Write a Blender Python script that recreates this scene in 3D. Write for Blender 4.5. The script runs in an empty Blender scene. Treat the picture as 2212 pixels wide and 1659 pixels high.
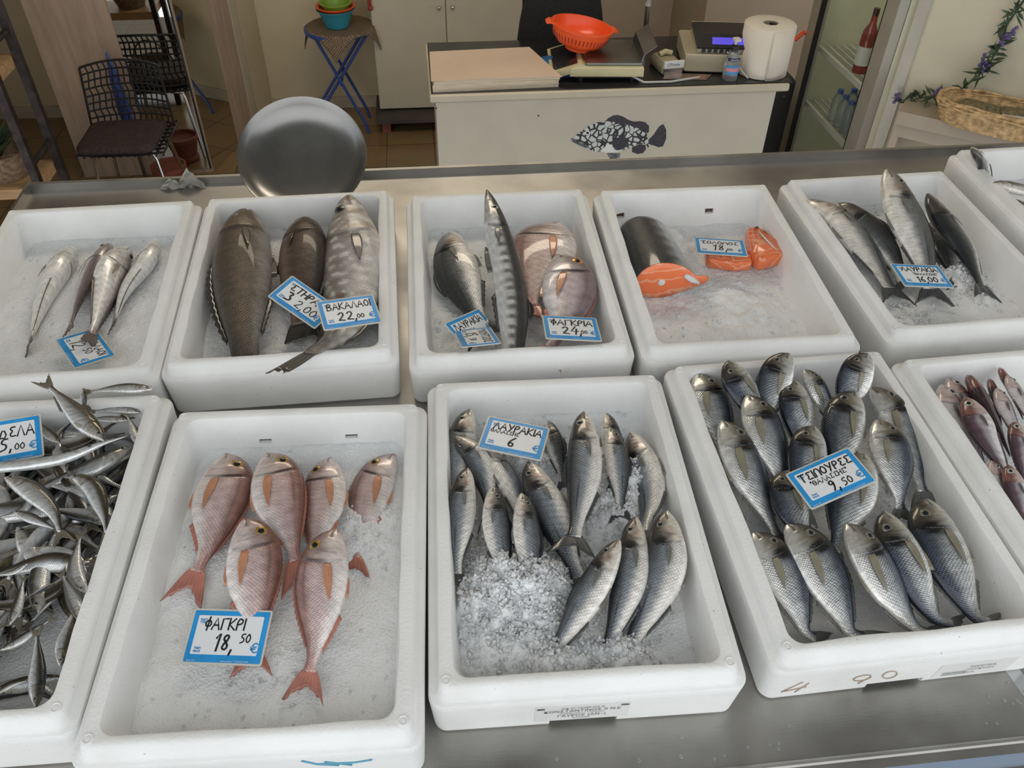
import bpy, math, random
import numpy as np
from mathutils import Vector, Matrix
random.seed(7); RNG = np.random.default_rng(11)
SC = bpy.context.scene
COL = SC.collection

# ------------------------------------------------------------------ camera, sky, lamps, exposure
TILT = math.radians(3.0)                       # the steel counter drains towards the street
MT = Matrix.Translation((0, 0, .85)) @ Matrix.Rotation(TILT, 4, 'X')
FPX = 1769.833
def _rot(w):
    th = np.linalg.norm(w); k = w/th
    K = np.array([[0, -k[2], k[1]], [k[2], 0, -k[0]], [-k[1], k[0], 0]])
    return np.eye(3)+np.sin(th)*K+(1-np.cos(th))*K@K
_p = math.radians(50)
CR = _rot(np.array([-0.09136147, -0.08319022, -0.0670033])) @ np.array(
    [[1, 0, 0], [0, -math.sin(_p), -math.cos(_p)], [0, math.cos(_p), -math.sin(_p)]])
CT = np.array([0.11197915, -0.95015346, 1.05940172])     # lens position in the counter's own frame
cam_d = bpy.data.cameras.new('camera'); cam = bpy.data.objects.new('camera', cam_d); COL.objects.link(cam)
cam_d.sensor_width = 36; cam_d.lens = 36*FPX/2212; cam_d.clip_start = .05; cam_d.clip_end = 60
_m = Matrix(((CR[0][0], -CR[1][0], -CR[2][0], CT[0]), (CR[0][1], -CR[1][1], -CR[2][1], CT[1]),
             (CR[0][2], -CR[1][2], -CR[2][2], CT[2]), (0, 0, 0, 1)))
cam.matrix_world = MT @ _m
SC.camera = cam
SC.view_settings.view_transform = 'Standard'; SC.view_settings.look = 'None'
SC.view_settings.gamma = 1; SC.view_settings.use_curve_mapping = False
SC.view_settings.exposure = -0.02
# overcast street sky: brighter low over the street side, dim behind the shop
W = bpy.data.worlds.new('overcast_sky'); SC.world = W; W.use_nodes = True
wn, wl = W.node_tree.nodes, W.node_tree.links; wn.clear()
tc = wn.new('ShaderNodeTexCoord'); sep = wn.new('ShaderNodeSeparateXYZ'); wl.new(tc.outputs['Generated'], sep.inputs[0])
ma = wn.new('ShaderNodeMath'); ma.operation = 'MULTIPLY_ADD'; ma.inputs[1].default_value = -.5; ma.inputs[2].default_value = .5
wl.new(sep.outputs['Y'], ma.inputs[0])
cr = wn.new('ShaderNodeValToRGB'); wl.new(ma.outputs[0], cr.inputs[0])
cr.color_ramp.elements[0].position = .3; cr.color_ramp.elements[0].color = (.50, .54, .60, 1)
cr.color_ramp.elements[1].position = .85; cr.color_ramp.elements[1].color = (.99, 1.0, 1.0, 1)
bg = wn.new('ShaderNodeBackground'); bg.inputs[1].default_value = 1.6
ow = wn.new('ShaderNodeOutputWorld'); wl.new(cr.outputs[0], bg.inputs[0]); wl.new(bg.outputs[0], ow.inputs[0])
def lamp(name, loc, size, power, color, rot=(0, 0, 0)):
    L = bpy.data.lights.new(name, 'AREA'); L.shape = 'RECTANGLE'; L.size, L.size_y = size; L.energy = power; L.color = color
    o = bpy.data.objects.new(name, L); COL.objects.link(o); o.location = loc; o.rotation_euler = rot; return o
lamp('shop_fill_light', (.2, 2.2, 2.72), (1.6, .5), 26, (1, .86, .66))  # unseen warm fill lamp, added to lift the shop interior

# ------------------------------------------------------------------ helpers
CW = np.array((MT @ Vector(CT)).to_tuple())
_RT = np.array(MT.to_3x3())
def ray(px, py):
    return CR.T @ np.array([(px-1106)/FPX, (py-829.5)/FPX, 1.0])
def tp(px, py, z):                              # photo point on the counter-frame plane z
    w = ray(px, py); return CT+w*((z-CT[2])/w[2])
def wp(px, py, ax, val):                        # photo point on a world plane
    w = _RT @ ray(px, py); return CW+w*((val-CW[ax])/w[ax])
def T2W(a):
    a = np.asarray(a, float); return a @ _RT.T+np.array([0, 0, .85])
def ss(a, b, x):
    t = np.clip((np.asarray(x, float)-a)/(b-a), 0, 1); return t*t*(3-2*t)
def rgb(*c): return np.array(c, float)
def lerp(a, b, t):
    t = np.asarray(t)[..., None]; return a*(1-t)+b*t

class G:
    def __init__(s): s.v = []; s.f = []; s.m = []; s.mi = 0
    def add(s, vs, fs, X=None):
        n = len(s.v)
        for v in vs:
            v = Vector(v); s.v.append(tuple(X @ v) if X else tuple(v))
        for f in fs: s.f.append([i+n for i in f]); s.m.append(s.mi)
        return s
    def box(s, a, b, X=None, bev=0):
        x0, y0, z0 = a; x1, y1, z1 = b
        if bev <= 0:
            return s.add([(x0,y0,z0),(x1,y0,z0),(x1,y1,z0),(x0,y1,z0),(x0,y0,z1),(x1,y0,z1),(x1,y1,z1),(x0,y1,z1)],
                  [(3,2,1,0),(4,5,6,7),(0,1,5,4),(1,2,6,5),(2,3,7,6),(3,0,4,7)], X)
        rings = [(bev, 0), (0, bev), (0, z1-z0-bev), (bev, z1-z0)]
        return s.loft([rrect(x0+i, y0+i, x1-i, y1-i, bev*1.2, z0+z, 3) for i, z in rings], True, True, X)
    def loft(s, rings, cap0=False, cap1=False, X=None, closed=True):
        n = len(rings[0]); vs = [p for r in rings for p in r]; fs = []
        for i in range(len(rings)-1):
            for j in range(n if closed else n-1):
                k = (j+1) % n
                fs.append((i*n+j, i*n+k, (i+1)*n+k, (i+1)*n+j))
        if cap0: fs.append(tuple(range(n-1, -1, -1)))
        if cap1: fs.append(tuple((len(rings)-1)*n+j for j in range(n)))
        return s.add(vs, fs, X)
    def lathe(s, prof, c=(0, 0, 0), n=32, X=None, cap0=False, cap1=False):
        rs = [[(c[0]+r*math.cos(2*math.pi*j/n), c[1]+r*math.sin(2*math.pi*j/n), c[2]+z) for j in range(n)] for r, z in prof]
        return s.loft(rs, cap0, cap1, X)
    def tube(s, pts, r, n=8, X=None):
        pts = [Vector(p) for p in pts]; rs = []; up = None
        for i, p in enumerate(pts):
            t = (pts[min(i+1, len(pts)-1)]-pts[max(i-1, 0)]).normalized()
            if up is None: up = t.orthogonal().normalized()
            else:
                up = (up-t*up.dot(t)); up = up.normalized() if up.length > 1e-6 else t.orthogonal().normalized()
            b = t.cross(up); rr = r[i] if isinstance(r, (list, tuple)) else r
            rs.append([tuple(p+(up*math.cos(2*math.pi*j/n)+b*math.sin(2*math.pi*j/n))*rr) for j in range(n)])
        return s.loft(rs, True, True, X)
    def poly(s, pts, th, ax):                   # flat outline given thickness along vector ax
        n = len(pts); a = Vector(ax)*th; pts = [Vector(p) for p in pts]
        return s.add([tuple(p) for p in pts]+[tuple(p+a) for p in pts],
              [tuple(range(n-1, -1, -1)), tuple(range(n, 2*n))]+[(i, (i+1) % n, n+(i+1) % n, n+i) for i in range(n)])
    def ball(s, c, r, n=12, X=None, sx=1, sy=1, sz=1):
        prof = [(math.sin(math.pi*i/(n//2)), -math.cos(math.pi*i/(n//2))) for i in range(n//2+1)]
        prof[0] = (1e-4, -1); prof[-1] = (1e-4, 1)
        rs = [[(c[0]+r*sx*q*math.cos(2*math.pi*j/n), c[1]+r*sy*q*math.sin(2*math.pi*j/n), c[2]+r*sz*z) for j in range(n)] for q, z in prof]
        return s.loft(rs, True, True, X)
def rrect(x0, y0, x1, y1, r, z, k=5):
    r = max(1e-4, min(r, (x1-x0)/2-1e-5, (y1-y0)/2-1e-5)); out = []
    for cx, cy, a0 in ((x1-r, y0+r, -90), (x1-r, y1-r, 0), (x0+r, y1-r, 90), (x0+r, y0+r, 180)):
        for i in range(k+1):
            a = math.radians(a0+90*i/k); out.append((cx+r*math.cos(a), cy+r*math.sin(a), z))
    return out

def mesh_obj(name, v, f, mats, parent=None, smooth=True, loc=None, mi=None, attrs=None, table=False):
    v = np.asarray(v, float)
    if table: v = T2W(v)
    if parent is not None: base = np.array(parent['base'])
    elif loc is not None: base = np.asarray(loc, float)
    else:
        lo, hi = v.min(0), v.max(0); base = np.array([(lo[0]+hi[0])/2, (lo[1]+hi[1])/2, lo[2]])
    me = bpy.data.meshes.new(name); me.from_pydata((v-base).tolist(), [], [list(q) for q in f])
    for m in (mats if isinstance(mats, (list, tuple)) else [mats]): me.materials.append(m)
    if mi: me.polygons.foreach_set('material_index', mi)
    if smooth is True: me.polygons.foreach_set('use_smooth', [True]*len(me.polygons))
    elif smooth:
        me.polygons.foreach_set('use_smooth', [True]*len(me.polygons))
        me.set_sharp_from_angle(angle=math.radians(smooth))
    for k, (ty, a) in (attrs or {}).items():
        at = me.attributes.new(k, ty, 'POINT')
        at.data.foreach_set('color' if ty == 'FLOAT_COLOR' else 'vector' if ty == 'FLOAT_VECTOR' else 'value', np.asarray(a, np.float32).ravel())
    me.update()
    o = bpy.data.objects.new(name, me); COL.objects.link(o)
    if parent is not None:
        o.parent = parent; o['base'] = parent['base']
    else: o.location = base; o['base'] = base.tolist()
    return o
def gobj(name, g, mats, parent=None, smooth=35, table=False, loc=None):
    return mesh_obj(name, g.v, g.f, mats, parent, smooth, loc, g.m, None, table)
def empty(name, loc, label, cat, group=None):
    o = bpy.data.objects.new(name, None); COL.objects.link(o); o.location = loc; o['base'] = list(map(float, loc))
    o.empty_display_size = .05
    return tag(o, label, cat, group)
def tag(o, label, cat, group=None, kind=None):
    o['label'] = label; o['category'] = cat
    if group: o['group'] = group
    if kind: o['kind'] = kind
    return o
def struct(o, label=None):
    o['kind'] = 'structure'
    if label: o['label'] = label
    return o

# ------------------------------------------------------------------ materials
def nmat(name):
    m = bpy.data.materials.new(name); m.use_nodes = True
    return m, m.node_tree.nodes, m.node_tree.links, m.node_tree.nodes['Principled BSDF']
def mat(name, c, rough=.5, metal=0, var=.12, vs=8, bump=0, bs=60, coat=0, trans=0, c2=None, emit=None, stretch=None, detail=4):
    m, n, l, b = nmat(name)
    b.inputs['Roughness'].default_value = rough; b.inputs['Metallic'].default_value = metal
    b.inputs['Coat Weight'].default_value = coat; b.inputs['Coat Roughness'].default_value = .12
    b.inputs['Transmission Weight'].default_value = trans
    t = n.new('ShaderNodeTexCoord'); mp = n.new('ShaderNodeMapping'); l.new(t.outputs['Object'], mp.inputs[0])
    if stretch: mp.inputs['Scale'].default_value = stretch
    nz = n.new('ShaderNodeTexNoise'); nz.inputs['Scale'].default_value = vs; nz.inputs['Detail'].default_value = detail
    l.new(mp.outputs[0], nz.inputs['Vector'])
    r = n.new('ShaderNodeValToRGB'); l.new(nz.outputs[0], r.inputs[0])
    a = c2 if c2 else tuple(x*(1-var) for x in c); bb = c if c2 else tuple(min(1, x*(1+var)) for x in c)
    r.color_ramp.elements[0].color = (*a, 1); r.color_ramp.elements[1].color = (*bb, 1)
    r.color_ramp.elements[0].position = .35; r.color_ramp.elements[1].position = .65
    l.new(r.outputs[0], b.inputs['Base Color'])
    if bump:
        n2 = n.new('ShaderNodeTexNoise'); n2.inputs['Scale'].default_value = bs; n2.inputs['Detail'].default_value = 3
        l.new(mp.outputs[0], n2.inputs['Vector'])
        bm = n.new('ShaderNodeBump'); bm.inputs['Strength'].default_value = bump; bm.inputs['Distance'].default_value = .004
        l.new(n2.outputs[0], bm.inputs['Height']); l.new(bm.outputs[0], b.inputs['Normal'])
    if emit:
        b.inputs['Emission Color'].default_value = (*emit[:3], 1); b.inputs['Emission Strength'].default_value = emit[3]
    return m
def foam_mat():
    m, n, l, b = nmat('white_foam')
    b.inputs['Roughness'].default_value = .62; b.inputs['Specular IOR Level'].default_value = .35
    t = n.new('ShaderNodeTexCoord')
    v = n.new('ShaderNodeTexVoronoi'); v.inputs['Scale'].default_value = 260; l.new(t.outputs['Object'], v.inputs['Vector'])
    z = n.new('ShaderNodeTexNoise'); z.inputs['Scale'].default_value = 9; z.inputs['Detail'].default_value = 6; l.new(t.outputs['Object'], z.inputs['Vector'])
    z2 = n.new('ShaderNodeTexNoise'); z2.inputs['Scale'].default_value = 120; z2.inputs['Detail'].default_value = 2; l.new(t.outputs['Object'], z2.inputs['Vector'])
    r = n.new('ShaderNodeValToRGB'); l.new(z.outputs[0], r.inputs[0])
    r.color_ramp.elements[0].color = (.74, .75, .74, 1); r.color_ramp.elements[1].color = (.84, .85, .85, 1)
    r.color_ramp.elements[0].position = .3; r.color_ramp.elements[1].position = .6
    # a few small grey specks of dirt
    v2 = n.new('ShaderNodeTexVoronoi'); v2.inputs['Scale'].default_value = 38; l.new(t.outputs['Object'], v2.inputs['Vector'])
    lt = n.new('ShaderNodeMath'); lt.operation = 'LESS_THAN'; lt.inputs[1].default_value = .045; l.new(v2.outputs['Distance'], lt.inputs[0])
    mx = n.new('ShaderNodeMix'); mx.data_type = 'RGBA'; l.new(lt.outputs[0], mx.inputs[0]); l.new(r.outputs[0], mx.inputs[6]); mx.inputs[7].default_value = (.52, .5, .46, 1)
    l.new(mx.outputs[2], b.inputs['Base Color'])
    ad = n.new('ShaderNodeMath'); ad.operation = 'MULTIPLY_ADD'; ad.inputs[1].default_value = .7; l.new(z2.outputs[0], ad.inputs[0]); l.new(v.outputs['Distance'], ad.inputs[2])
    bm = n.new('ShaderNodeBump'); bm.inputs['Strength'].default_value = .17; bm.inputs['Distance'].default_value = .0022
    l.new(ad.outputs[0], bm.inputs['Height']); l.new(bm.outputs[0], b.inputs['Normal'])
    return m
def ice_mat(name, base, trans, rough=.3):
    m, n, l, b = nmat(name)
    b.inputs['Roughness'].default_value = rough; b.inputs['Transmission Weight'].default_value = trans; b.inputs['IOR'].default_value = 1.31
    t = n.new('ShaderNodeTexCoord')
    z = n.new('ShaderNodeTexNoise'); z.inputs['Scale'].default_value = 16; z.inputs['Detail'].default_value = 7; l.new(t.outputs['Object'], z.inputs['Vector'])
    r = n.new('ShaderNodeValToRGB'); l.new(z.outputs[0], r.inputs[0])
    r.color_ramp.elements[0].color = (*[x*.86 for x in base], 1); r.color_ramp.elements[1].color = (*base, 1)
    r.color_ramp.elements[0].position = .3; r.color_ramp.elements[1].position = .62
    l.new(r.outputs[0], b.inputs['Base Color'])
    v = n.new('ShaderNodeTexVoronoi'); v.inputs['Scale'].default_value = 300; l.new(t.outputs['Object'], v.inputs['Vector'])
    z2 = n.new('ShaderNodeTexNoise'); z2.inputs['Scale'].default_value = 90; z2.inputs['Detail'].default_value = 5; l.new(t.outputs['Object'], z2.inputs['Vector'])
    ad = n.new('ShaderNodeMath'); ad.operation = 'MULTIPLY_ADD'; ad.inputs[1].default_value = 2.; l.new(z2.outputs[0], ad.inputs[0]); l.new(v.outputs['Distance'], ad.inputs[2])
    bm = n.new('ShaderNodeBump'); bm.inputs['Strength'].default_value = .5; bm.inputs['Distance'].default_value = .003
    l.new(ad.outputs[0], bm.inputs['Height']); l.new(bm.outputs[0], b.inputs['Normal'])
    return m
def skin_mat(name, metal=.4, rough=.3, contrast=.45, bump=.35):
    m, n, l, b = nmat(name)
    a = n.new('ShaderNodeAttribute'); a.attribute_name = 'Col'
    u = n.new('ShaderNodeAttribute'); u.attribute_name = 'fuv'
    v = n.new('ShaderNodeTexVoronoi'); v.voronoi_dimensions = '2D'; v.inputs['Scale'].default_value = 1; v.inputs['Randomness'].default_value = .22
    l.new(u.outputs['Vector'], v.inputs['Vector'])
    mr = n.new('ShaderNodeMapRange'); l.new(v.outputs['Distance'], mr.inputs[0]); mr.inputs[1].default_value = .1; mr.inputs[2].default_value = .62
    mr.inputs[3].default_value = 1+contrast*.55; mr.inputs[4].default_value = 1-contrast
    t = n.new('ShaderNodeTexCoord')
    z = n.new('ShaderNodeTexNoise'); z.inputs['Scale'].default_value = 70; z.inputs['Detail'].default_value = 5; l.new(t.outputs['Object'], z.inputs['Vector'])
    mz = n.new('ShaderNodeMapRange'); l.new(z.outputs[0], mz.inputs[0]); mz.inputs[1].default_value = .3; mz.inputs[2].default_value = .7; mz.inputs[3].default_value = .84; mz.inputs[4].default_value = 1.12
    one = n.new('ShaderNodeMix'); one.data_type = 'FLOAT'; l.new(a.outputs['Alpha'], one.inputs[0]); one.inputs[2].default_value = 1; l.new(mr.outputs[0], one.inputs[3])
    k = n.new('ShaderNodeMath'); k.operation = 'MULTIPLY'; l.new(one.outputs[0], k.inputs[0]); l.new(mz.outputs[0], k.inputs[1])
    vm = n.new('ShaderNodeVectorMath'); vm.operation = 'SCALE'; l.new(a.outputs['Color'], vm.inputs[0]); l.new(k.outputs[0], vm.inputs['Scale'])
    l.new(vm.outputs[0], b.inputs['Base Color'])
    b.inputs['Metallic'].default_value = metal; b.inputs['Roughness'].default_value = rough
    b.inputs['Coat Weight'].default_value = .6; b.inputs['Coat Roughness'].default_value = .07
    inv = n.new('ShaderNodeMath'); inv.operation = 'MULTIPLY'; l.new(v.outputs['Distance'], inv.inputs[0]); l.new(a.outputs['Alpha'], inv.inputs[1])
    ad = n.new('ShaderNodeMath'); ad.operation = 'MULTIPLY_ADD'; l.new(z.outputs[0], ad.inputs[0]); ad.inputs[1].default_value = -1.1; l.new(inv.outputs[0], ad.inputs[2])
    bm = n.new('ShaderNodeBump'); bm.inputs['Strength'].default_value = bump; bm.inputs['Distance'].default_value = -.0016
    l.new(ad.outputs[0], bm.inputs['Height']); l.new(bm.outputs[0], b.inputs['Normal'])
    return m
def steel_mat(name, c, rough, stretch, metal=.95):
    m, n, l, b = nmat(name)
    t = n.new('ShaderNodeTexCoord'); mp = n.new('ShaderNodeMapping'); mp.inputs['Scale'].default_value = stretch; l.new(t.outputs['Object'], mp.inputs[0])
    z = n.new('ShaderNodeTexNoise'); z.inputs['Scale'].default_value = 40; z.inputs['Detail'].default_value = 4; l.new(mp.outputs[0], z.inputs['Vector'])
    z2 = n.new('ShaderNodeTexNoise'); z2.inputs['Scale'].default_value = 5; z2.inputs['Detail'].default_value = 6; l.new(t.outputs['Object'], z2.inputs['Vector'])
    mr = n.new('ShaderNodeMapRange'); l.new(z2.outputs[0], mr.inputs[0]); mr.inputs[1].default_value = .3; mr.inputs[2].default_value = .7; mr.inputs[3].default_value = rough*.75; mr.inputs[4].default_value = rough*1.35
    l.new(mr.outputs[0], b.inputs['Roughness'])
    r = n.new('ShaderNodeValToRGB'); l.new(z2.outputs[0], r.inputs[0]); r.color_ramp.elements[0].color = (*[x*.72 for x in c], 1); r.color_ramp.elements[1].color = (*c, 1); r.color_ramp.elements[0].position = .36; r.color_ramp.elements[1].position = .6
    l.new(r.outputs[0], b.inputs['Base Color']); b.inputs['Metallic'].default_value = metal
    bm = n.new('ShaderNodeBump'); bm.inputs['Strength'].default_value = .06; bm.inputs['Distance'].default_value = .002
    l.new(z.outputs[0], bm.inputs['Height']); l.new(bm.outputs[0], b.inputs['Normal'])
    return m
M = {}
M['foam'] = foam_mat()
M['ice'] = ice_mat('crushed_ice_bed', (.87, .89, .90), .0, .3)
M['chip'] = ice_mat('clear_ice_chips', (.93, .95, .97), .22, .12)
M['skin'] = skin_mat('fish_skin', .16, .32, .27, .4)
M['skin_fine'] = skin_mat('smooth_fish_skin', .08, .3, .10, .2)
M['skin_rough'] = skin_mat('rough_fish_skin', .04, .42, .5, .6); M['skin_rough'].node_tree.nodes['Principled BSDF'].inputs['Coat Weight'].default_value = .22
M['sardine'] = skin_mat('sardine_skin', .45, .24, .10, .22)
M['silver'] = skin_mat('silver_fish_skin', .5, .27, .32, .45)
M['fin'] = skin_mat('fish_fin', .1, .4, .0, .15)
M['steel'] = steel_mat('brushed_steel', (.42, .41, .39), .38, (1, 12, 1))
M['steel_pan'] = steel_mat('worn_steel', (.30, .30, .295), .3, (1, 1, 1))
M['chrome'] = mat('chrome', (.6, .6, .6), .2, 1)
M['wall'] = mat('cream_paint', (.52, .44, .29), .7, var=.04, vs=3)
M['wall_r'] = mat('pale_cream_paint', (.60, .56, .43), .7, var=.04, vs=3)
M['skirt'] = mat('beige_baseboard_tile', (.42, .36, .27), .5, var=.1)
M['pinkwood'] = mat('pale_pinkish_wood', (.38, .28, .205), .55, var=.12, vs=5, stretch=(6, 6, .7))
M['white'] = mat('white_laminate', (.50, .45, .34), .45, var=.03)
M['counter_white'] = mat('counter_panel_white', (.50, .46, .37), .45, var=.03)
M['brownpanel'] = mat('pinkish_brown_panel', (.42, .33, .25), .5, var=.05, vs=3)
M['black_top'] = mat('black_glossy_worktop', (.02, .02, .022), .18, var=.2)
M['black'] = mat('black_plastic', (.014, .014, .015), .4, var=.2)
M['blackfab'] = mat('black_fabric', (.012, .012, .014), .9, var=.25, vs=90, bump=.3, bs=300)
M['bluemetal'] = mat('blue_paint', (.035, .07, .26), .4, var=.1)
M['dark'] = mat('dark_brown_board', (.06, .05, .045), .6, var=.2)
M['rack'] = mat('dark_worn_metal', (.045, .035, .035), .5, .5, var=.35, vs=25, bump=.2)
M['wood'] = mat('light_wood', (.42, .27, .14), .5, var=.2, vs=6, stretch=(1, 8, 8))
M['orange'] = mat('orange_plastic', (.85, .10, .02), .3, var=.04)
M['teal'] = mat('teal_plastic', (.03, .25, .32), .35, var=.06)
M['green'] = mat('green_plastic', (.22, .38, .04), .35, var=.08)
M['red'] = mat('dark_red_plastic', (.3, .03, .02), .4)
M['ivory'] = mat('yellowed_ivory_plastic', (.52, .47, .28), .45, var=.06)
M['greyplastic'] = mat('light_grey_plastic', (.5, .5, .48), .4, var=.04)
M['khaki'] = mat('greyish_beige_plastic', (.40, .36, .26), .5, var=.05)
M['paper'] = mat('wrapping_paper', (.58, .46, .36), .8, var=.05, vs=4)
M['paperedge'] = mat('paper_edge', (.58, .50, .38), .85, var=.25, vs=40, stretch=(.3, .3, 30))
M['tissue'] = mat('white_tissue', (.68, .63, .55), .85, var=.03, bump=.1, bs=90)
M['bluebag'] = mat('blue_plastic_bag', (.02, .15, .40), .3, var=.2, vs=20, bump=.5, bs=30)
M['cushion'] = mat('dark_brown_cushion', (.045, .032, .028), .9, var=.25, vs=60, bump=.3, bs=150)
M['wicker'] = mat('wicker', (.56, .38, .19), .6, var=.35, vs=45, bump=.5, bs=80)
M['wicker_d'] = mat('dark_wicker', (.20, .14, .09), .7, var=.4, vs=45, bump=.5, bs=80)
M['leaf'] = mat('sage_green_leaf', (.05, .085, .045), .55, var=.3, vs=30)
M['lav'] = mat('lavender_purple', (.12, .09, .24), .7, var=.25, vs=50)
M['shelfgrey'] = mat('warm_grey_paint', (.40, .34, .27), .5, var=.04)
M['shelfwhite'] = mat('white_shelf_paint', (.66, .66, .62), .5, var=.03)
M['tealdark'] = mat('dark_teal_back_panel', (.05, .09, .11), .6)
M['bag'] = mat('clear_plastic_packaging', (.62, .62, .58), .2, var=.2, vs=14, trans=.45, bump=.4, bs=40)
M['herb'] = mat('dried_herbs', (.18, .15, .08), .8, var=.4, vs=60)
M['cloth'] = None
M['alu'] = mat('aluminium_frame', (.46, .44, .38), .4, .35, var=.05)
M['fridge_in'] = mat('fridge_liner', (.66, .66, .52), .5, var=.04)
M['wine'] = mat('rose_wine_bottle', (.30, .05, .04), .12, var=.2, coat=.5)
M['winecap'] = mat('dark_bottle_foil', (.05, .02, .02), .35)
M['labelw'] = mat('white_label', (.70, .71, .70), .7, var=.05)
M['water'] = mat('water_bottle_plastic', (.72, .78, .80), .1, trans=.8)
M['bluecap'] = mat('blue_bottle_cap', (.06, .13, .42), .4)
M['gel'] = mat('clear_bottle_plastic', (.80, .84, .86), .08, trans=.85)
M['terracotta'] = mat('terracotta', (.22, .06, .04), .7)
M['pave'] = mat('grey_paving', (.30, .30, .29), .8, var=.15)
M['ceil'] = mat('white_ceiling', (.72, .68, .60), .8, var=.03)
M['awning'] = mat('awning_fabric', (.55, .55, .52), .8, var=.05)
M['mirror'] = mat('mirror_glass', (.74, .74, .70), .02, 1, var=.0)
M['blueskirt'] = mat('light_blue_panel', (.40, .60, .92), .5, var=.04)
M['ink'] = mat('black_marker_ink', (.012, .012, .014), .5)
M['blueink'] = mat('blue_print', (.04, .26, .58), .5)
M['greyink'] = mat('grey_print', (.10, .10, .12), .6)
M['brownink'] = mat('faded_brown_ink', (.42, .33, .24), .7)
M['tealink'] = mat('teal_marker_ink', (.10, .32, .44), .6)
M['card'] = mat('white_price_card', (.80, .83, .86), .3, var=.02, coat=.3)
M['cardblue'] = mat('blue_card_border', (.02, .30, .70), .3, var=.12, vs=30, coat=.3)
M['sleeve'] = mat('clear_card_sleeve', (.62, .60, .54), .25, var=.05)
M['lcd'] = mat('blue_lcd', (.05, .04, .3), .3, emit=(.12, .09, .75, .7))
M['pupil'] = mat('fish_pupil', (.006, .007, .012), .08, coat=.5)
for k, c in dict(iris_silver=(.20, .20, .17), iris_yellow=(.40, .24, .04), iris_white=(.48, .48, .42), iris_dark=(.10, .10, .10), iris_orange=(.75, .30, .05)).items():
    M[k] = mat(k, c, .15, .3, var=.15, vs=200, coat=.6)
def floor_mat():
    m, n, l, b = nmat('brown_floor_tiles')
    t = n.new('ShaderNodeTexCoord'); br = n.new('ShaderNodeTexBrick'); l.new(t.outputs['Object'], br.inputs['Vector'])
    br.offset = 0; br.inputs['Scale'].default_value = 1; br.inputs['Brick Width'].default_value = .33; br.inputs['Row Height'].default_value = .33; br.inputs['Mortar Size'].default_value = .004
    br.inputs['Color1'].default_value = (.25, .16, .075, 1); br.inputs['Color2'].default_value = (.29, .19, .09, 1); br.inputs['Mortar'].default_value = (.10, .07, .04, 1)
    z = n.new('ShaderNodeTexNoise'); z.inputs['Scale'].default_value = 7; z.inputs['Detail'].default_value = 6; l.new(t.outputs['Object'], z.inputs['Vector'])
    mx = n.new('ShaderNodeMix'); mx.data_type = 'RGBA'; mx.blend_type = 'MULTIPLY'; mx.inputs[0].default_value = .35
    l.new(br.outputs[0], mx.inputs[6]); l.new(z.outputs[1], mx.inputs[7]); l.new(mx.outputs[2], b.inputs['Base Color'])
    b.inputs['Roughness'].default_value = .22
    return m
M['floor'] = floor_mat()
def glass_mat():
    m, n, l, b = nmat('fridge_glass')
    b.inputs['Base Color'].default_value = (.93, .96, .93, 1); b.inputs['Roughness'].default_value = .0; b.inputs['Transmission Weight'].default_value = 1; b.inputs['IOR'].default_value = 1.06
    return m
M['glass'] = glass_mat()
def cloth_mat():
    m, n, l, b = nmat('brown_checked_cloth')
    t = n.new('ShaderNodeTexCoord'); c = n.new('ShaderNodeTexChecker'); c.inputs['Scale'].default_value = 130; l.new(t.outputs['Object'], c.inputs['Vector'])
    c.inputs['Color1'].default_value = (.06, .03, .02, 1); c.inputs['Color2'].default_value = (.32, .24, .15, 1); l.new(c.outputs[0], b.inputs['Base Color']); b.inputs['Roughness'].default_value = .85
    return m
M['cloth'] = cloth_mat()
# ================================================================== the shop behind the counter
FZ = -.72                                       # the shop floor lies a few steps below the street
YB = 5.12
def quadbox(name, a, b, m, **k):
    return struct(gobj(name, G().box(a, b), m, **k))
quadbox('floor', (-3.2, .95, FZ-.1), (4.2, 5.3, FZ), M['floor'])
quadbox('ground_street', (-7, -9, -.12), (8, .8, 0), M['pave'])
quadbox('wall_back', (-3.2, YB, FZ), (4.2, YB+.12, 2.8), M['wall'])
quadbox('wall_left', (-3.1, .95, FZ), (-3.0, YB, 2.8), M['wall'])
quadbox('ceiling', (-3.2, .9, 2.8), (4.2, 5.3, 2.9), M['ceil'])
quadbox('awning', (-4.5, -1.2, 2.75), (5.5, .9, 2.79), M['awning'])
quadbox('baseboard_back', (-3.0, YB-.014, FZ), (4.1, YB, FZ+.085), M['skirt'])
# mirrored column on the left
g = G(); foot = [(-2.11, 4.145), (-1.30, 4.15), (-1.19, 4.56), (-1.12, 4.80), (-1.095, 4.90), (-1.01, 5.12), (-2.11, 5.12)]
g.loft([[(x, y, z) for x, y in foot] for z in (FZ, 2.8)], True, True)
col_o = struct(gobj('wall_column', g, M['pinkwood'], smooth=False), 'pale pinkish wood column carrying two mirrors')
def strip(name, a, b, off, z0, z1, m, parent=None, th=.006):
    a = Vector((*a, 0)); b = Vector((*b, 0)); d = (b-a).normalized(); n = Vector((d.y, -d.x, 0))
    g = G().loft([[tuple(p+Vector((0, 0, z))) for p in (a+n*off, b+n*off, b+n*(off+th), a+n*(off+th))] for z in (z0, z1)], True, True)
    return gobj(name, g, m, parent, smooth=False)
struct(strip('trim_1', (-1.118, 4.805), (-1.097, 4.893), 0, FZ, 2.7, M['white']))
struct(strip('wall_column_return', (-1.093, 4.905), (-1.013, 5.115), 0, FZ, 2.7, M['wall']))
mf = strip('front_mirror', (-1.645, 4.148), (-1.305, 4.15), .001, FZ+.03, 2.4, M['mirror'], th=.008)
tag(mf, 'tall mirror panel on the column behind the black chair', 'mirror')
strip('edge_strip', (-1.312, 4.15), (-1.300, 4.15), .0095, FZ+.03, 2.4, M['black'], mf, th=.004)
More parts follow.
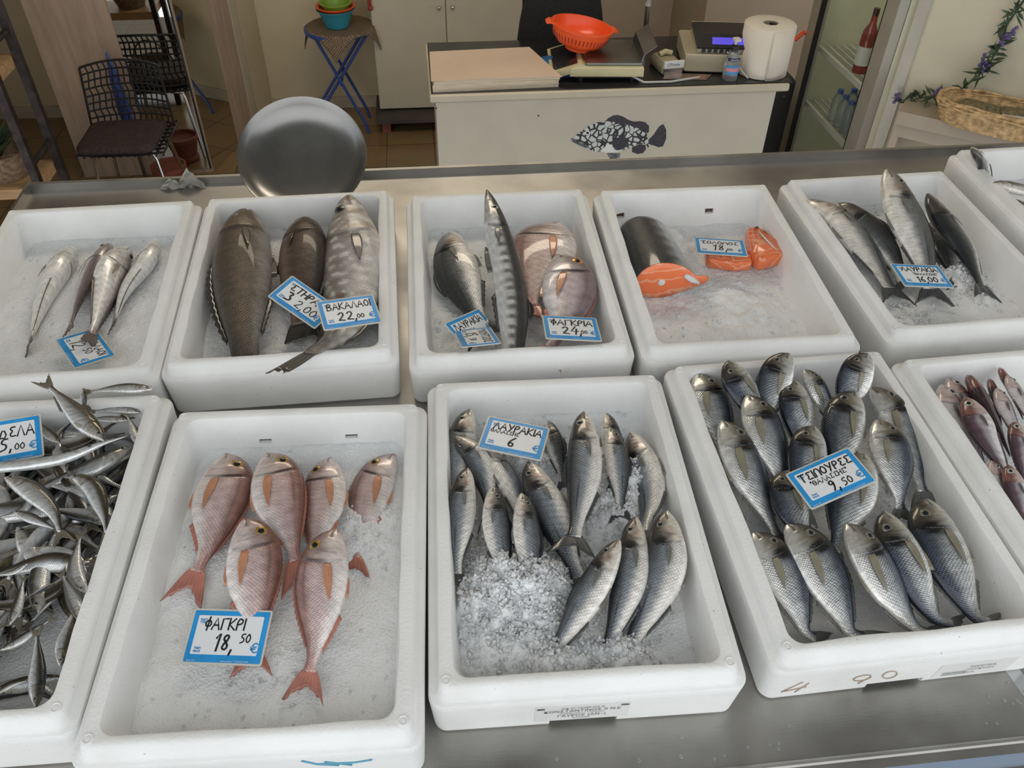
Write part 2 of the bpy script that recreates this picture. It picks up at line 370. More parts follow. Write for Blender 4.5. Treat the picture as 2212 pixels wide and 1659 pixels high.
ms = strip('side_mirror', (-1.297, 4.16), (-1.195, 4.545), .001, FZ+.01, 2.4, M['mirror'], th=.006)
tag(ms, 'narrow mirror on the side of the column, reflecting wall and floor', 'mirror')

# black lattice chair
def lattice_chair(cx, cy, label):
    r = empty('lattice_chair', (cx, cy, FZ), label, 'chair')
    sz = FZ+.45; g = G()
    def bp(u, v):                                # backrest surface: u -1..1 across, v 0..1 up
        wdt = .235-.02*v
        return (cx+u*wdt, cy+.19+.05*v-.055*u*u, sz+.03+.34*v-.02*u*u*v)
    for i in range(9):
        v = i/8; g.tube([bp(u/8, v) for u in range(-8, 9)], .0075 if i in (0, 8) else .0055, 6)
    for j in range(15):
        u = -1+2*j/14; g.tube([bp(u+(.03 if 0 < j < 14 else 0)*math.sin(k*2.1), k/8) for k in range(9)], .008 if j in (0, 14) else .005, 6)
    gobj('backrest', g, M['black'], r)
    g = G()
    for i in range(9):
        y = cy-.21+.41*i/8; g.tube([(cx+u*.235, y, sz+.012*(abs(u)**3)) for u in (-1, -.5, 0, .5, 1)], .007, 6)
    for j in range(13):
        u = -1+2*j/12; g.tube([(cx+u*.235, cy-.21, sz-.012), (cx+u*.235, cy-.205, sz), (cx+u*.235, cy+.2, sz)], .006, 6)
    gobj('seat', g, M['black'], r)
    g = G().loft([rrect(cx-.235+i, cy-.235+i, cx+.2-i, cy+.17-i, .06, sz+z, 5) for i, z in ((.012, .012), (0, .025), (.004, .045), (.03, .056))], True, True)
    c = gobj('cushion', g, M['cushion'], r, smooth=60); c['label'] = 'dark brown seat cushion'
    for sx in (-1, 1):
        for sy in (-1, 1):
            x, y = cx+sx*.17, cy+sy*.15
            g = G().tube([(x-sx*.08, y, sz-.02), (x-sx*.01, y, sz-.025), (x, y, sz-.06), (x+sx*.045, y+sy*.06, FZ+.004)], .010, 8)
            gobj('leg', g, M['chrome'], r)
    return r
lattice_chair(-1.60, 3.70, 'black lattice-back chair with brown cushion beside the left mirror column')
# folded blue parasol behind the chair
g = G().lathe([(.004, 0), (.035, .03), (.04, .1), (.03, .3), (.006, .44), (.0, .45)], (-1.70, 4.05, -.34), 10)
o = gobj('folded_cloth_cone', g, M['bluemetal']); tag(o, 'blue pointed folded cloth behind the black chair', 'folded parasol')
G2 = G().tube([(-1.70, 4.05, FZ), (-1.70, 4.05, -.33)], .012); gobj('pole', G2, M['dark'], o)
o.name = 'folded_parasol'
# terracotta pot under the chair
g = G().lathe([(.0, 0), (.075, 0), (.085, .01), (.085, .03), (.075, .035), (.10, .14), (.108, .145), (.108, .17), (.095, .17), (.09, .15), (0, .14)], (-1.50, 3.93, FZ), 24)
tag(gobj('plant_pot', g, M['terracotta']), 'terracotta pot on the floor beneath the black chair', 'pot')

# white and teal shelf on the left wall (seen in the mirror)
r = empty('wall_shelf', (-2.8, 2.9, FZ), 'white shelf unit with dark teal back on the left wall', 'shelf')
gobj('back_panel', G().box((-2.99, 2.5, FZ), (-2.97, 3.3, .9)), M['tealdark'], r)
for y in (2.5, 3.28): gobj('side_panel', G().box((-2.97, y, FZ), (-2.6, y+.02, .9)), M['shelfwhite'], r)
for z in (-.6, -.1, .4, .88): gobj('shelf', G().box((-2.97, 2.52, z), (-2.6, 3.28, z+.03)), M['shelfwhite'], r)

# dark metal rack with wooden shelves at far left
r = empty('shelf_rack', (-2.0, 3.0, FZ), 'dark metal rack with light wooden shelves at the far left', 'shelf')
for x, y in ((-1.715, 3.0), (-1.715, 2.72), (-2.35, 3.0), (-2.35, 2.72)):
    gobj('post', G().box((x-.018, y-.018, FZ), (x+.018, y+.018, 1.3)), M['rack'], r)
for z in (-.62, -.10, .42):
    gobj('wooden_shelf', G().box((-2.36, 2.71, z), (-1.735, 3.01, z+.05)), M['wood'], r)
    gobj('rung', G().tube([(-1.715, 2.72, z+.16), (-1.715, 3.0, z+.16)], .014), M['rack'], r)
# basket with plant on the rack
def leafy(name, base, n, h, spread, m, parent=None, lw=.008, seed=1, droop=.3):
    rg = random.Random(seed); g = G()
    for i in range(n):
        a = rg.uniform(0, 6.283); l = h*rg.uniform(.6, 1.1); s = spread*rg.uniform(.3, 1)
        p0 = Vector(base); d = Vector((math.cos(a), math.sin(a), 0)); w = Vector((-d.y, d.x, 0))
        L = []; R = []
        for k in range(6):
            t = k/5; c = p0+d*s*t+Vector((0, 0, l*(t-droop*t*t))); ww = lw*math.sin(math.pi*min(.97, t*.85+.12))
            L.append(tuple(c+w*ww)); R.append(tuple(c-w*ww))
        nn = len(L); th = Vector((0, 0, .0012))
        g.add(L+R[::-1]+[tuple(Vector(q)+th) for q in L+R[::-1]],
              [(k, k+1, 2*nn-2-k, 2*nn-1-k) for k in range(nn-1)]+[(2*nn+2*nn-1-k, 2*nn+2*nn-2-k, 2*nn+k+1, 2*nn+k) for k in range(nn-1)])
    return gobj(name, g, m, parent)
b = empty('plant_basket', (-1.90, 2.86, -.05), 'woven basket with a green plant on the rack\'s middle shelf', 'basket')
gobj('basket_body', G().lathe([(.0, .0), (.09, 0), (.115, .06), (.12, .13), (.112, .13), (.105, .06), (0, .02)], (-1.90, 2.86, -.05), 24), M['wicker_d'], b)
leafy('foliage', (-1.90, 2.86, .05), 40, .22, .16, M['leaf'], b, .014, 3)
b = empty('bottom_basket', (-1.87, 2.86, -.57), 'woven basket on the rack\'s lowest shelf', 'basket'); b.name = 'wicker_basket'
gobj('basket_body', G().lathe([(.0, .0), (.10, 0), (.125, .06), (.13, .15), (.122, .15), (.11, .06), (0, .02)], (-1.87, 2.86, -.57), 24), M['wicker_d'], b)
gobj('handle', G().tube([(-1.87+.12*math.cos(a), 2.86, -.57+.14+.14*math.sin(a)) for a in np.linspace(0, math.pi, 12)], .007), M['wicker_d'], b)
for k, (x, z, m) in enumerate(((-1.82, .47, 'green'), (-1.94, .47, 'teal'))):
    g = G().lathe([(0, 0), (.035, 0), (.036, .1), (.03, .13), (.012, .16), (.012, .2), (0, .2)], (x, 2.86, z), 16)
    tag(gobj('bottle', g, M[m]), ('green' if k == 0 else 'teal')+' bottle on the upper shelf of the metal rack', 'bottle')

# blue folding table with cloth and nested bowls
tx, ty, tz = -.43, 4.78, -.02
r = empty('folding_table', (tx, ty, FZ), 'round blue folding metal table against the back wall', 'table')
gobj('tabletop', G().lathe([(0, -.03), (.215, -.03), (.222, -.022), (.222, -.004), (.215, 0), (0, 0)], (tx, ty, tz), 40), M['bluemetal'], r)
for y in (-.13, .13):
    gobj('leg', G().tube([(tx-.14, ty+y, tz-.03), (tx+.13, ty+y, FZ+.06), (tx+.14, ty+y, FZ+.002)], .011), M['bluemetal'], r)
    gobj('leg', G().tube([(tx+.19, ty+y*.8, tz-.03), (tx-.25, ty+y*.8, FZ+.06), (tx-.265, ty+y*.8, FZ+.002)], .011), M['bluemetal'], r)
gobj('crossbar', G().tube([(tx-.01, ty-.13, tz-.345), (tx-.01, ty+.13, tz-.345)], .009), M['bluemetal'], r)
n = 44; vs, fs = [], []
for i in range(n+1):
    for j in range(n+1):
        u, v = -1+2*i/n, -1+2*j/n; a = math.radians(38)
        x = .235*(u*math.cos(a)-v*math.sin(a)); y = .235*(u*math.sin(a)+v*math.cos(a)); q = math.hypot(x, y)
        z = tz+.006 if q < .225 else tz+.006-(q-.225)*1.5; 
        if q > .225: x, y = x*(.225+(q-.225)*.35)/q, y*(.225+(q-.225)*.35)/q
        vs.append((tx+x+.02, ty+y, z+.002*math.sin(40*x)*math.sin(31*y)))
for i in range(n):
    for j in range(n): k = i*(n+1)+j; fs.append((k, k+n+1, k+n+2, k+1))
cl = mesh_obj('table_cloth', vs, fs, M['cloth']); md = cl.modifiers.new('thickness', 'SOLIDIFY'); md.thickness = .004
tag(cl, 'brown checked cloth hanging off the blue table', 'cloth')
def bowl(name, c, r0, r1, h, m, label, lip=.012, n=36):
    g = G().lathe([(0, 0), (r0, 0), (r0*1.04, .006), (r1, h), (r1+lip, h+.003), (r1+lip, h+.008), (r1-.004, h+.006), (r0, .012), (0, .01)], c, n)
    return tag(gobj(name, g, M[m], smooth=50), label, 'bowl')
bowl('mixing_bowl', (tx+.005, ty-.03, tz+.012), .075, .115, .105, 'teal', 'teal plastic bowl, lowest of the nest on the blue table')
bowl('mixing_bowl', (tx+.008, ty-.03, tz+.052), .070, .118, .085, 'orange', 'orange plastic bowl nested inside the teal bowl')
bowl('mixing_bowl', (tx+.01, ty-.03, tz+.088), .065, .095, .07, 'green', 'green plastic bowl on top of the nested bowls')
g = G().tube([(-.195, 4.755, .35), (-.2, 4.75, .12)], .012, 8); g.ball((-.197, 4.75, .1), .018)
tag(gobj('hanging_tassel', g, M['red']), 'dark red tassel hanging beside the white cabinet', 'tassel')

# white cabinet and brown panels
yc = 4.767
r = empty('cabinet', (.31, yc+.17, FZ), 'white two-door cabinet standing at the back wall', 'cabinet')
gobj('body', G().box((-.20, yc+.02, -.60), (.82, YB-.02, 1.5)), M['white'], r)
for x0, x1, kx in ((-.195, .297, .255), (.303, .815, .345)):
    d = gobj('door', G().box((x0, yc, -.595), (x1, yc+.019, 1.49), bev=.003), M['white'], r)
    gobj('knob', G().ball((kx, yc-.014, .09), .013).tube([(kx, yc, .09), (kx, yc-.012, .09)], .006), M['chrome'], d)
r = empty('plinth_board', (.3, 4.8, FZ), 'dark low board on wooden blocks beneath the white cabinet', 'board')
gobj('board', G().box((-.23, 4.60, FZ+.085), (.84, 5.05, FZ+.11)), M['dark'], r)
for x in (-.16, .3, .76): gobj('wooden_block', G().box((x-.03, 4.65, FZ), (x+.03, 5.0, FZ+.085)), M['terracotta'], r)
r = empty('tall_cupboard', (1.35, 4.95, FZ), 'pinkish brown tall cupboard behind the weighing scale', 'cupboard')
gobj('body', G().box((.86, yc+.02, FZ), (1.86, YB-.02, 1.5)), M['brownpanel'], r)
for x0, x1 in ((.865, 1.30), (1.305, 1.855)): gobj('door', G().box((x0, yc, FZ+.02), (x1, yc+.019, 1.49), bev=.002), M['brownpanel'], r)
quadbox('wall_right_rear', (1.9, 4.2, FZ), (4.1, 4.3, 2.8), M['brownpanel'])

# black swivel chair back
cx, cy = .81, 3.12; g = G(); rs = []
for sc, yy in ((.9, -.035), (1, -.02), (1, .02), (.9, .035)):
    ring = []
    for k in range(40):
        a = 2*math.pi*k/40; c, s_ = math.cos(a), math.sin(a)
        x = .215*sc*math.copysign(abs(c)**.75, c); z = .40*sc*math.copysign(abs(s_)**.8, s_); x *= 1-.18*max(0, z/.4)
        ring.append((cx+x, cy+yy+.25*x*x-.04*(z/.4)**2, .42+z))
    rs.append(ring)
r = empty('office_chair', (cx, cy-.2, FZ), 'black padded office chair behind the counter', 'chair')
gobj('backrest', G().loft(rs, True, True), M['blackfab'], r, smooth=60)
gobj('seat', G().loft([rrect(cx-.24+i, cy-.5+i, cx+.24-i, cy-.03-i, .08, -.24+z, 5) for i, z in ((.02, 0), (0, .03), (.01, .07), (.05, .085))], True, True), M['blackfab'], r, smooth=60)
gobj('back_bar', G().box((cx-.03, cy-.03, -.26), (cx+.03, cy+.01, .1)), M['black'], r)
gobj('gas_column', G().tube([(cx, cy-.26, FZ+.08), (cx, cy-.26, -.24)], .025), M['black'], r)
for k in range(5):
    a = 2*math.pi*k/5; gobj('foot', G().tube([(cx, cy-.26, FZ+.08), (cx+.25*math.cos(a), cy-.26+.25*math.sin(a), FZ+.03)], .02).ball((cx+.25*math.cos(a), cy-.26+.25*math.sin(a), FZ+.025), .025), M['black'], r)

# service counter
CY, CZ, CX0, CX1 = 2.42, .46, .145, 1.722
r = empty('service_counter', (.93, CY+.3, FZ), 'white shop counter with black top and painted grouper on its front', 'counter')
cb = gobj('front_panel', G().box((CX0+.02, CY+.018, FZ), (CX1-.045, CY+.04, CZ-.035)), M['counter_white'], r)
for x in (CX0+.02, CX1-.065): gobj('side_panel', G().box((x, CY+.04, FZ), (x+.02, CY+.55, CZ-.035)), M['counter_white'], r)
gobj('worktop', G().box((CX0+.004, CY+.006, CZ-.032), (CX1-.004, CY+.62, CZ), bev=.003), M['black_top'], r)
gobj('edge_strip', G().box((CX0-.005, CY-.012, CZ-.036), (CX1, CY+.005, CZ-.001), bev=.006).box((CX0-.005, CY+.006, CZ-.036), (CX0+.003, CY+.6, CZ-.001)), M['white'], r)
for sx_, sy_ in ((942, 234), (1163, 250), (1693, 208)):
    p = wp(sx_, sy_, 1, CY+.018); gobj('screw', G().ball((p[0], CY+.017, p[2]), .004, 8), M['dark'], cb)
# painted grouper sticker on the front panel
def dec(name, pts, m, off=.0005, parent=cb, th=.0006):
    return gobj(name, G().poly([(*(wp(x, y, 1, CY+.018-off))[:1], CY+.018-off, wp(x, y, 1, CY+.018-off)[2]) for x, y in pts], th, (0, -1, 0)), m, parent, smooth=False)
def grouper_mat():
    m, n, l, b = nmat('mottled_grouper_print')
    t = n.new('ShaderNodeTexCoord'); v = n.new('ShaderNodeTexVoronoi'); v.feature = 'DISTANCE_TO_EDGE'; v.inputs['Scale'].default_value = 40
    z = n.new('ShaderNodeTexNoise'); z.inputs['Scale'].default_value = 26; z.inputs['Detail'].default_value = 4
    l.new(t.outputs['Object'], v.inputs['Vector']); l.new(t.outputs['Object'], z.inputs['Vector'])
    a = n.new('ShaderNodeMath'); a.operation = 'MULTIPLY_ADD'; a.inputs[1].default_value = .62; l.new(z.outputs[0], a.inputs[0]); l.new(v.outputs[0], a.inputs[2])
    r = n.new('ShaderNodeValToRGB'); r.color_ramp.interpolation = 'EASE'; l.new(a.outputs[0], r.inputs[0])
    r.color_ramp.elements[0].color = (.016, .014, .02, 1); r.color_ramp.elements[1].color = (.52, .55, .53, 1); r.color_ramp.elements[0].position = .405; r.color_ramp.elements[1].position = .43
    l.new(r.outputs[0], b.inputs['Base Color']); b.inputs['Roughness'].default_value = .5
    return m
M['grouper'] = grouper_mat()
M['finprint'] = mat('dark_fin_print', (.025, .022, .032), .5, var=.4, vs=60)
M['jawprint'] = mat('grey_jaw_print', (.10, .11, .12), .5, var=.6, vs=70)
Z3 = lambda pts: [(900+x/4.148, y/4.148) for x, y in pts]
body = Z3([(1408,1225),(1470,1180),(1540,1130),(1620,1095),(1700,1085),(1760,1092),(1850,1105),(1930,1130),(2010,1160),(2060,1185)])+[(1400,303),(1404,312),(1400,319)]+Z3([(2050,1290),(1990,1290),(1920,1320),(1850,1350),(1780,1362),(1700,1365),(1640,1362),(1560,1345),(1490,1315),(1440,1285),(1420,1265)])
dec('painted_fish', body, M['grouper'])
dec('painted_dorsal_fin', Z3([(1690,1086),(1715,1060),(1760,1035),(1800,1030),(1850,1045),(1900,1075),(1950,1090),(2000,1085),(2050,1095)])+[(1402,272),(1402,284),(1398,288)]+Z3([(2010,1162),(1930,1133),(1850,1108)]), M['finprint'], .0003)
dec('painted_tail_fin', [(1400,303),(1412,291),(1424,273),(1433,268),(1439,280),(1439,300),(1432,316),(1422,318),(1412,314),(1403,312)], M['finprint'])
dec('painted_anal_fin', Z3([(1930,1320),(2000,1292),(2050,1300),(2055,1335),(2030,1370),(1980,1380),(1930,1362)]), M['finprint'])
dec('painted_pelvic_fin', Z3([(1700,1366),(1760,1372),(1825,1375),(1820,1410),(1780,1425),(1730,1422)]), M['jawprint'])
dec('painted_pectoral_fin', Z3([(1755,1260),(1790,1235),(1840,1226),(1880,1240),(1893,1280),(1870,1320),(1820,1345),(1780,1340),(1755,1310)]), M['finprint'], .0012)
dec('painted_jaw', Z3([(1380,1240),(1400,1238),(1450,1265),(1520,1300),(1560,1330),(1500,1320),(1430,1290),(1395,1270)]), M['jawprint'], .0012)
dec('painted_belly', Z3([(1640,1352),(1720,1290),(1750,1300),(1770,1345),(1850,1348),(1780,1366),(1700,1370)]), M['labelw'], .0009)
dec('painted_eye', [(900+(1532+24*math.cos(a))/4.148, (1192+22*math.sin(a))/4.148) for a in np.linspace(0, 6.1, 14)], M['labelw'], .0012)
dec('painted_pupil', [(900+(1532+13*math.cos(a))/4.148, (1192+12*math.sin(a))/4.148) for a in np.linspace(0, 6.1, 12)], M['ink'], .0018)

# things on the counter
g = G(); rg = random.Random(4)
for k in range(9):
    o = rg.uniform(-.004, .004); z = CZ+.0005+k*.0052
    q = [(.158+o, 2.435), (.70+o, 2.455+o), (.612+o, 2.80), (.158+o, 2.775)]
    g.loft([[(x, y, z) for x, y in q], [(x, y, z+.0048) for x, y in q]], True, True)
q = [(.150, 2.437), (.66, 2.452), (.71, 2.44), (.612, 2.805), (.154, 2.780)]
ps = gobj('paper_stack', g, M['paperedge'], smooth=False); tag(ps, 'thick stack of pinkish beige wrapping paper on the counter', 'paper')
gobj('top_sheet', G().loft([[(x, y, CZ+.0475) for x, y in q], [(x, y, CZ+.0495) for x, y in q]], True, True), M['paper'], ps, smooth=False)
vs = []; n = 14; fs = []
for i in range(n+1):
    for j in range(n+1):
        x = .625+.17*i/n; y = 2.56+.22*j/n; e = math.sin(math.pi*i/n)*math.sin(math.pi*j/n)
        vs.append((x, y, CZ+.002+.045*e**.6+.008*math.sin(i*1.9+j*1.3)*e))
for i in range(n):
    for j in range(n): k = i*(n+1)+j; fs.append((k, k+n+1, k+n+2, k+1))
bgo = mesh_obj('plastic_bag', vs, fs, M['bluebag']); md = bgo.modifiers.new('t', 'SOLIDIFY'); md.thickness = .002
tag(bgo, 'crumpled blue plastic bag between paper stack and scale', 'bag')
# weighing scale, turned a little
SX, SY = .915, 2.63; X = Matrix.Translation((SX, SY, CZ)) @ Matrix.Rotation(math.radians(-5), 4, 'Z')
r = empty('weighing_scale', (SX, SY, CZ), 'old ivory weighing scale with steel plate on the counter', 'scale')
gobj('body', G().loft([[(x, y, z) for x, y in ((-.15, -.15), (.17, -.15), (.17, .15), (-.15, .15))] for z in (.028, .062)]+[[(x, y, .072) for x, y in ((-.10, -.14), (.165, -.14), (.165, .14), (-.10, .14))]], True, True, X), M['ivory'], r)
gobj('base', G().box((-.13, -.135, .016), (.16, .135, .030), X), M['black'], r)
for x in (-.1, .13):
    for y in (-.11, .11): gobj('foot', G().lathe([(.012, 0), (.012, .018)], (x, y, 0), 12, X, True, True), M['black'], r)
gobj('weighing_plate', G().loft([rrect(-.085+i, -.145+i, .165-i, .145-i, .01, z, 3) for i, z in ((.004, .074), (0, .078), (0, .084), (.004, .086))], True, True, X), M['steel_pan'], r)
kp = [(-.235, -.145, .040), (-.235, .145, .040), (-.10, .145, .082), (-.10, -.145, .082)]
kb = gobj('keypad', G().loft([[(x+.03*(k == 0), y, z-.02*(k == 0)) for x, y, z in kp] for k in range(2)], True, True, X), M['ivory'], r, smooth=False)
gobj('key_window', G().loft([[(-.222, -.125, .0455+z), (-.222, .125, .0455+z), (-.118, .125, .078+z), (-.118, -.125, .078+z)] for z in (0, .002)], True, True, X), M['black_top'], kb, smooth=False)
gobj('back_plate', G().loft([[(.155, -.14, .086), (.155, .14, .086), (.158, .14, .086), (.158, -.14, .086)], [(.165, -.14, .12), (.165, .14, .12), (.168, .14, .12), (.168, -.14, .12)], [(.215, -.14, .155), (.215, .14, .155), (.218, .14, .155), (.218, -.14, .155)]], True, True, X), M['steel_pan'], r)
gobj('cable', G().tube([(SX+.10, SY-.14, CZ+.03), (SX+.16, SY-.17, CZ+.006), (SX+.28, SY-.17, CZ+.005), (SX+.42, SY-.13, CZ+.005)], .005), M['greyplastic'], r)
# orange colander on the scale
c0 = (SX-.105, SY+.03, CZ+.087); X = Matrix.Translation(c0) @ Matrix.Rotation(math.radians(9), 4, 'Y') @ Matrix.Scale(.86, 4)
r = empty('colander', c0, 'bright orange plastic colander standing on the weighing scale', 'colander')
prof = [(0, .006), (.055, .006), (.058, 0), (.062, 0), (.066, .012), (.115, .032), (.138, .058), (.148, .085), (.154, .112), (.162, .114), (.162, .121), (.150, .121), (.142, .085), (.131, .060), (.11, .04), (.06, .02), (0, .014)]
gobj('bowl', G().lathe(prof, (0, 0, 0), 48, X), M['orange'], r, smooth=50)
gobj('foot_ring', G().lathe([(.062, -.002), (.066, -.002), (.066, .014), (.062, .014)], (0, 0, .002), 36, X), M['orange'], r)
for sx in (-1, 1): gobj('handle', G().loft([[(sx*(.152+a), -.045+.02*b, .114+z), (sx*(.152+a), .045-.02*b, .114+z), (sx*(.152+a), .045-.02*b, .121+z), (sx*(.152+a), -.045+.02*b, .121+z)] for a, b, z in ((0, 0, 0), (.02, .3, .002), (.038, 1, -.006))], True, True, X), M['orange'], r, smooth=False)
g = G()
for k in range(46):
    a = 2*math.pi*k/46; p = [(.1485*math.cos(a), .1485*math.sin(a), .085), (.1385*math.cos(a), .1385*math.sin(a), .058)]
    g.tube(p, .0028, 6, X)
gobj('slot_ring', g, M['red'], r)
# patterned pole behind the scale
g = G().tube([(1.20, 2.99, CZ), (1.20, 2.99, 1.35)], .014, 12)
po = gobj('metal_pole', g, M['chrome']); tag(po, 'slim metal pole with floral wrap behind the weighing scale', 'pole')
gobj('floral_wrap', G().tube([(1.20, 2.99, .62), (1.20, 2.99, 1.34)], .0155, 12), mat('floral_wrap', (.66, .60, .58), .6, vs=38, c2=(.10, .12, .07)), po)
# card terminal and printer
r = empty('card_terminal', (1.21, 2.60, CZ), 'small grey and white card terminal beside the cash register', 'card terminal')
X = Matrix.Translation((1.215, 2.615, CZ)) @ Matrix.Rotation(math.radians(8), 4, 'Z')
gobj('body', G().loft([rrect(-.05+i, -.07+i, .05-i, .09-i, .015, z, 4) for i, z in ((.006, 0), (0, .008), (.002, .035), (.012, .05))], True, True, X), M['khaki'], r, smooth=50)
gobj('front_face', G().loft([rrect(-.048, -.079, .048, -.068, .004, z, 3) for z in (.034, .064)], True, True, X), M['labelw'], r)
gobj('lower_face', G().loft([rrect(-.045, -.077, .045, -.066, .004, z, 3) for z in (.004, .033)], True, True, X), M['chrome'], r)
gobj('paper_curl', G().tube([(-.03, .03, .058), (0, .035, .068), (.03, .03, .06)], .012, 10, X), M['ivory'], r)
def text3(s, size, origin, xdir, ydir, m, parent, name='lettering', off=.0004, align='LEFT', bold=0):
    cu = bpy.data.curves.new('t', 'FONT'); cu.body = s; cu.size = size; cu.align_x = align; cu.resolution_u = 2; cu.offset = bold
    ob = bpy.data.objects.new('t', cu); COL.objects.link(ob)
    dg = bpy.context.evaluated_depsgraph_get(); dg.update(); me = bpy.data.meshes.new_from_object(ob.evaluated_get(dg))
    bpy.data.objects.remove(ob); o = Vector(origin); x = Vector(xdir).normalized(); y = Vector(ydir).normalized(); z = x.cross(y)
    vs = [tuple(o+x*v.co.x+y*v.co.y+z*off) for v in me.vertices]; fs = [tuple(p.vertices) for p in me.polygons]
    bpy.data.meshes.remove(me)
    return mesh_obj(name, vs, fs, m, parent, smooth=False)
pa = Vector((1.215, 2.615, CZ)); rx = X.to_3x3()
text3('CPrinte', .019, X @ Vector((-.034, -.0792, .044)), rx @ Vector((1, 0, 0)), (0, 0, 1), M['ink'], r, off=.0004)
# cash register
X = Matrix.Translation((1.50, 2.68, CZ)) @ Matrix.Rotation(math.radians(-9), 4, 'Z')
r = empty('cash_register', (1.50, 2.68, CZ), 'beige and black cash register with a glowing blue display', 'cash register')
gobj('drawer', G().box((-.20, -.15, .006), (.20, .17, .085), X, bev=.006), M['khaki'], r)
gobj('housing', G().loft([[(x, -.13, z) for x, z in ((-.15, .086), (.2, .086), (.2, .12), (-.15, .12))], [(x, .12, z) for x, z in ((-.15, .086), (.2, .086), (.2, .14), (-.15, .14))]], True, True, X), M['khaki'], r, smooth=False)
hd = gobj('display_head', G().loft([[(-.155, y, z), (.22, y, z)] + [(.22, y2, z2), (-.155, y2, z2)] for y, z, y2, z2 in ((-.145, .108, .10, .13), (-.148, .116, .10, .138), (-.10, .158, .05, .160))], True, True, X), M['black'], r, smooth=False)
gobj('display', G().loft([[(-.09, -.1475+.048*t, .1175+.042*t), (.05, -.1475+.048*t, .1175+.042*t), (.05, -.1495+.048*t, .1185+.042*t), (-.09, -.1495+.048*t, .1185+.042*t)] for t in (.2, .72)], True, True, X), M['lcd'], hd, smooth=False)
for k in range(6): gobj('socket', G().box((-.13+k*.026, -.1345, .089), (-.114+k*.026, -.129, .102), X), M['black'], r)
gobj('cable', G().tube([X @ Vector(p) for p in ((-.02, -.14, .096), (.01, -.17, .08), (.05, -.19, .03), (.08, -.2, .005))], .004), M['greyplastic'], r)
gobj('handset', G().loft([rrect(.155, -.10, .205, -.06, .02, z, 4) for z in (.15, .205)], True, True, X), M['black'], r)
# sanitiser bottle
bx, by = 1.468, 2.485
r = empty('sanitiser_bottle', (bx, by, CZ), 'clear sanitiser pump bottle with blue and pink label beside the paper roll', 'bottle')
gobj('body', G().lathe([(0, 0), (.031, 0), (.034, .004), (.033, .05), (.030, .09), (.022, .115), (.012, .122), (.012, .128), (0, .128)], (bx, by, CZ), 28), M['gel'], r, smooth=50)
gobj('cap', G().lathe([(0, 0), (.017, 0), (.017, .02), (.008, .024), (0, .024)], (bx, by, CZ+.125), 20), M['black'], r)
gobj('pump', G().tube([(bx, by, CZ+.148), (bx, by, CZ+.168)], .006).box((bx-.013, by-.022, CZ+.166), (bx+.013, by+.012, CZ+.176)), M['tissue'], r)
def arc_label(name, z0, z1, rr, a0, a1, m, parent):
    vs = []; fs = []; n = 10
    for q in (rr, rr+.0006):
        for i in range(n+1):
            a = a0+(a1-a0)*i/n
            for z in (z0, z1): vs.append((bx+q*math.cos(a), by+q*math.sin(a), CZ+z))
    for i in range(n): fs.append((2*i, 2*i+1, 2*i+3, 2*i+2)); k = 2*(n+1); fs.append((k+2*i, k+2*i+2, k+2*i+3, k+2*i+1))
    return mesh_obj(name, vs, fs, m, parent)
A0, A1 = math.radians(-150), math.radians(-40)
lb = arc_label('label', .03, .068, .0345, A0, A1, M['blueink'], r)
arc_label('pink_band', .042, .058, .0352, A0, A1, mat('pink_print', (.62, .25, .27), .6), lb)
arc_label('brand_band', .086, .10, .0325, A0, A1, mat('navy_print', (.02, .03, .08), .5), r)
text3('Natura', .0125, (bx-.021, by-.0335, CZ+.0895), (1, 0, 0), (0, 0, 1), M['labelw'], r, off=.0004)
# leaflet
q = [(1.17, 2.50), (1.36, 2.475), (1.40, 2.53), (1.20, 2.565)]
lf = gobj('leaflet', G().loft([[(x, y, CZ+z) for x, y in q] for z in (.0008, .004)], True, True), mat('printed_leaflet', (.28, .16, .12), .4, vs=22, c2=(.08, .07, .06)), smooth=False); tag(lf, 'dark printed leaflet lying in front of the cash register', 'leaflet')
# paper roll
bx2, by2 = 1.635, 2.555
r = empty('paper_roll', (bx2, by2, CZ), 'big white paper towel roll at the right end of the counter', 'paper roll')
gobj('roll', G().lathe([(.035, .002), (.106, 0), (.111, .004), (.111, .207), (.106, .212), (.034, .213)], (bx2, by2, CZ), 56).lathe([(.034, .213), (.032, .15)], (bx2, by2, CZ), 56), M['tissue'], r, smooth=50)
gobj('core', G().lathe([(.0305, .14), (.033, .14), (.033, .211), (.0305, .211)], (bx2, by2, CZ), 24), M['khaki'], r)
vs = []; fs = []
for i in range(13):
    a = math.radians(-100+i*7); q = .1125+.004*max(0, (5-i)/5)
    for z in (-.0, .207): vs.append((bx2+q*math.cos(a), by2+q*math.sin(a), CZ+z+(.001 if z == 0 else 0)))
fs = [(2*i, 2*i+2, 2*i+3, 2*i+1) for i in range(12)]
fl = mesh_obj('loose_sheet', vs, fs, M['tissue'], r); md = fl.modifiers.new('t', 'SOLIDIFY'); md.thickness = .0015
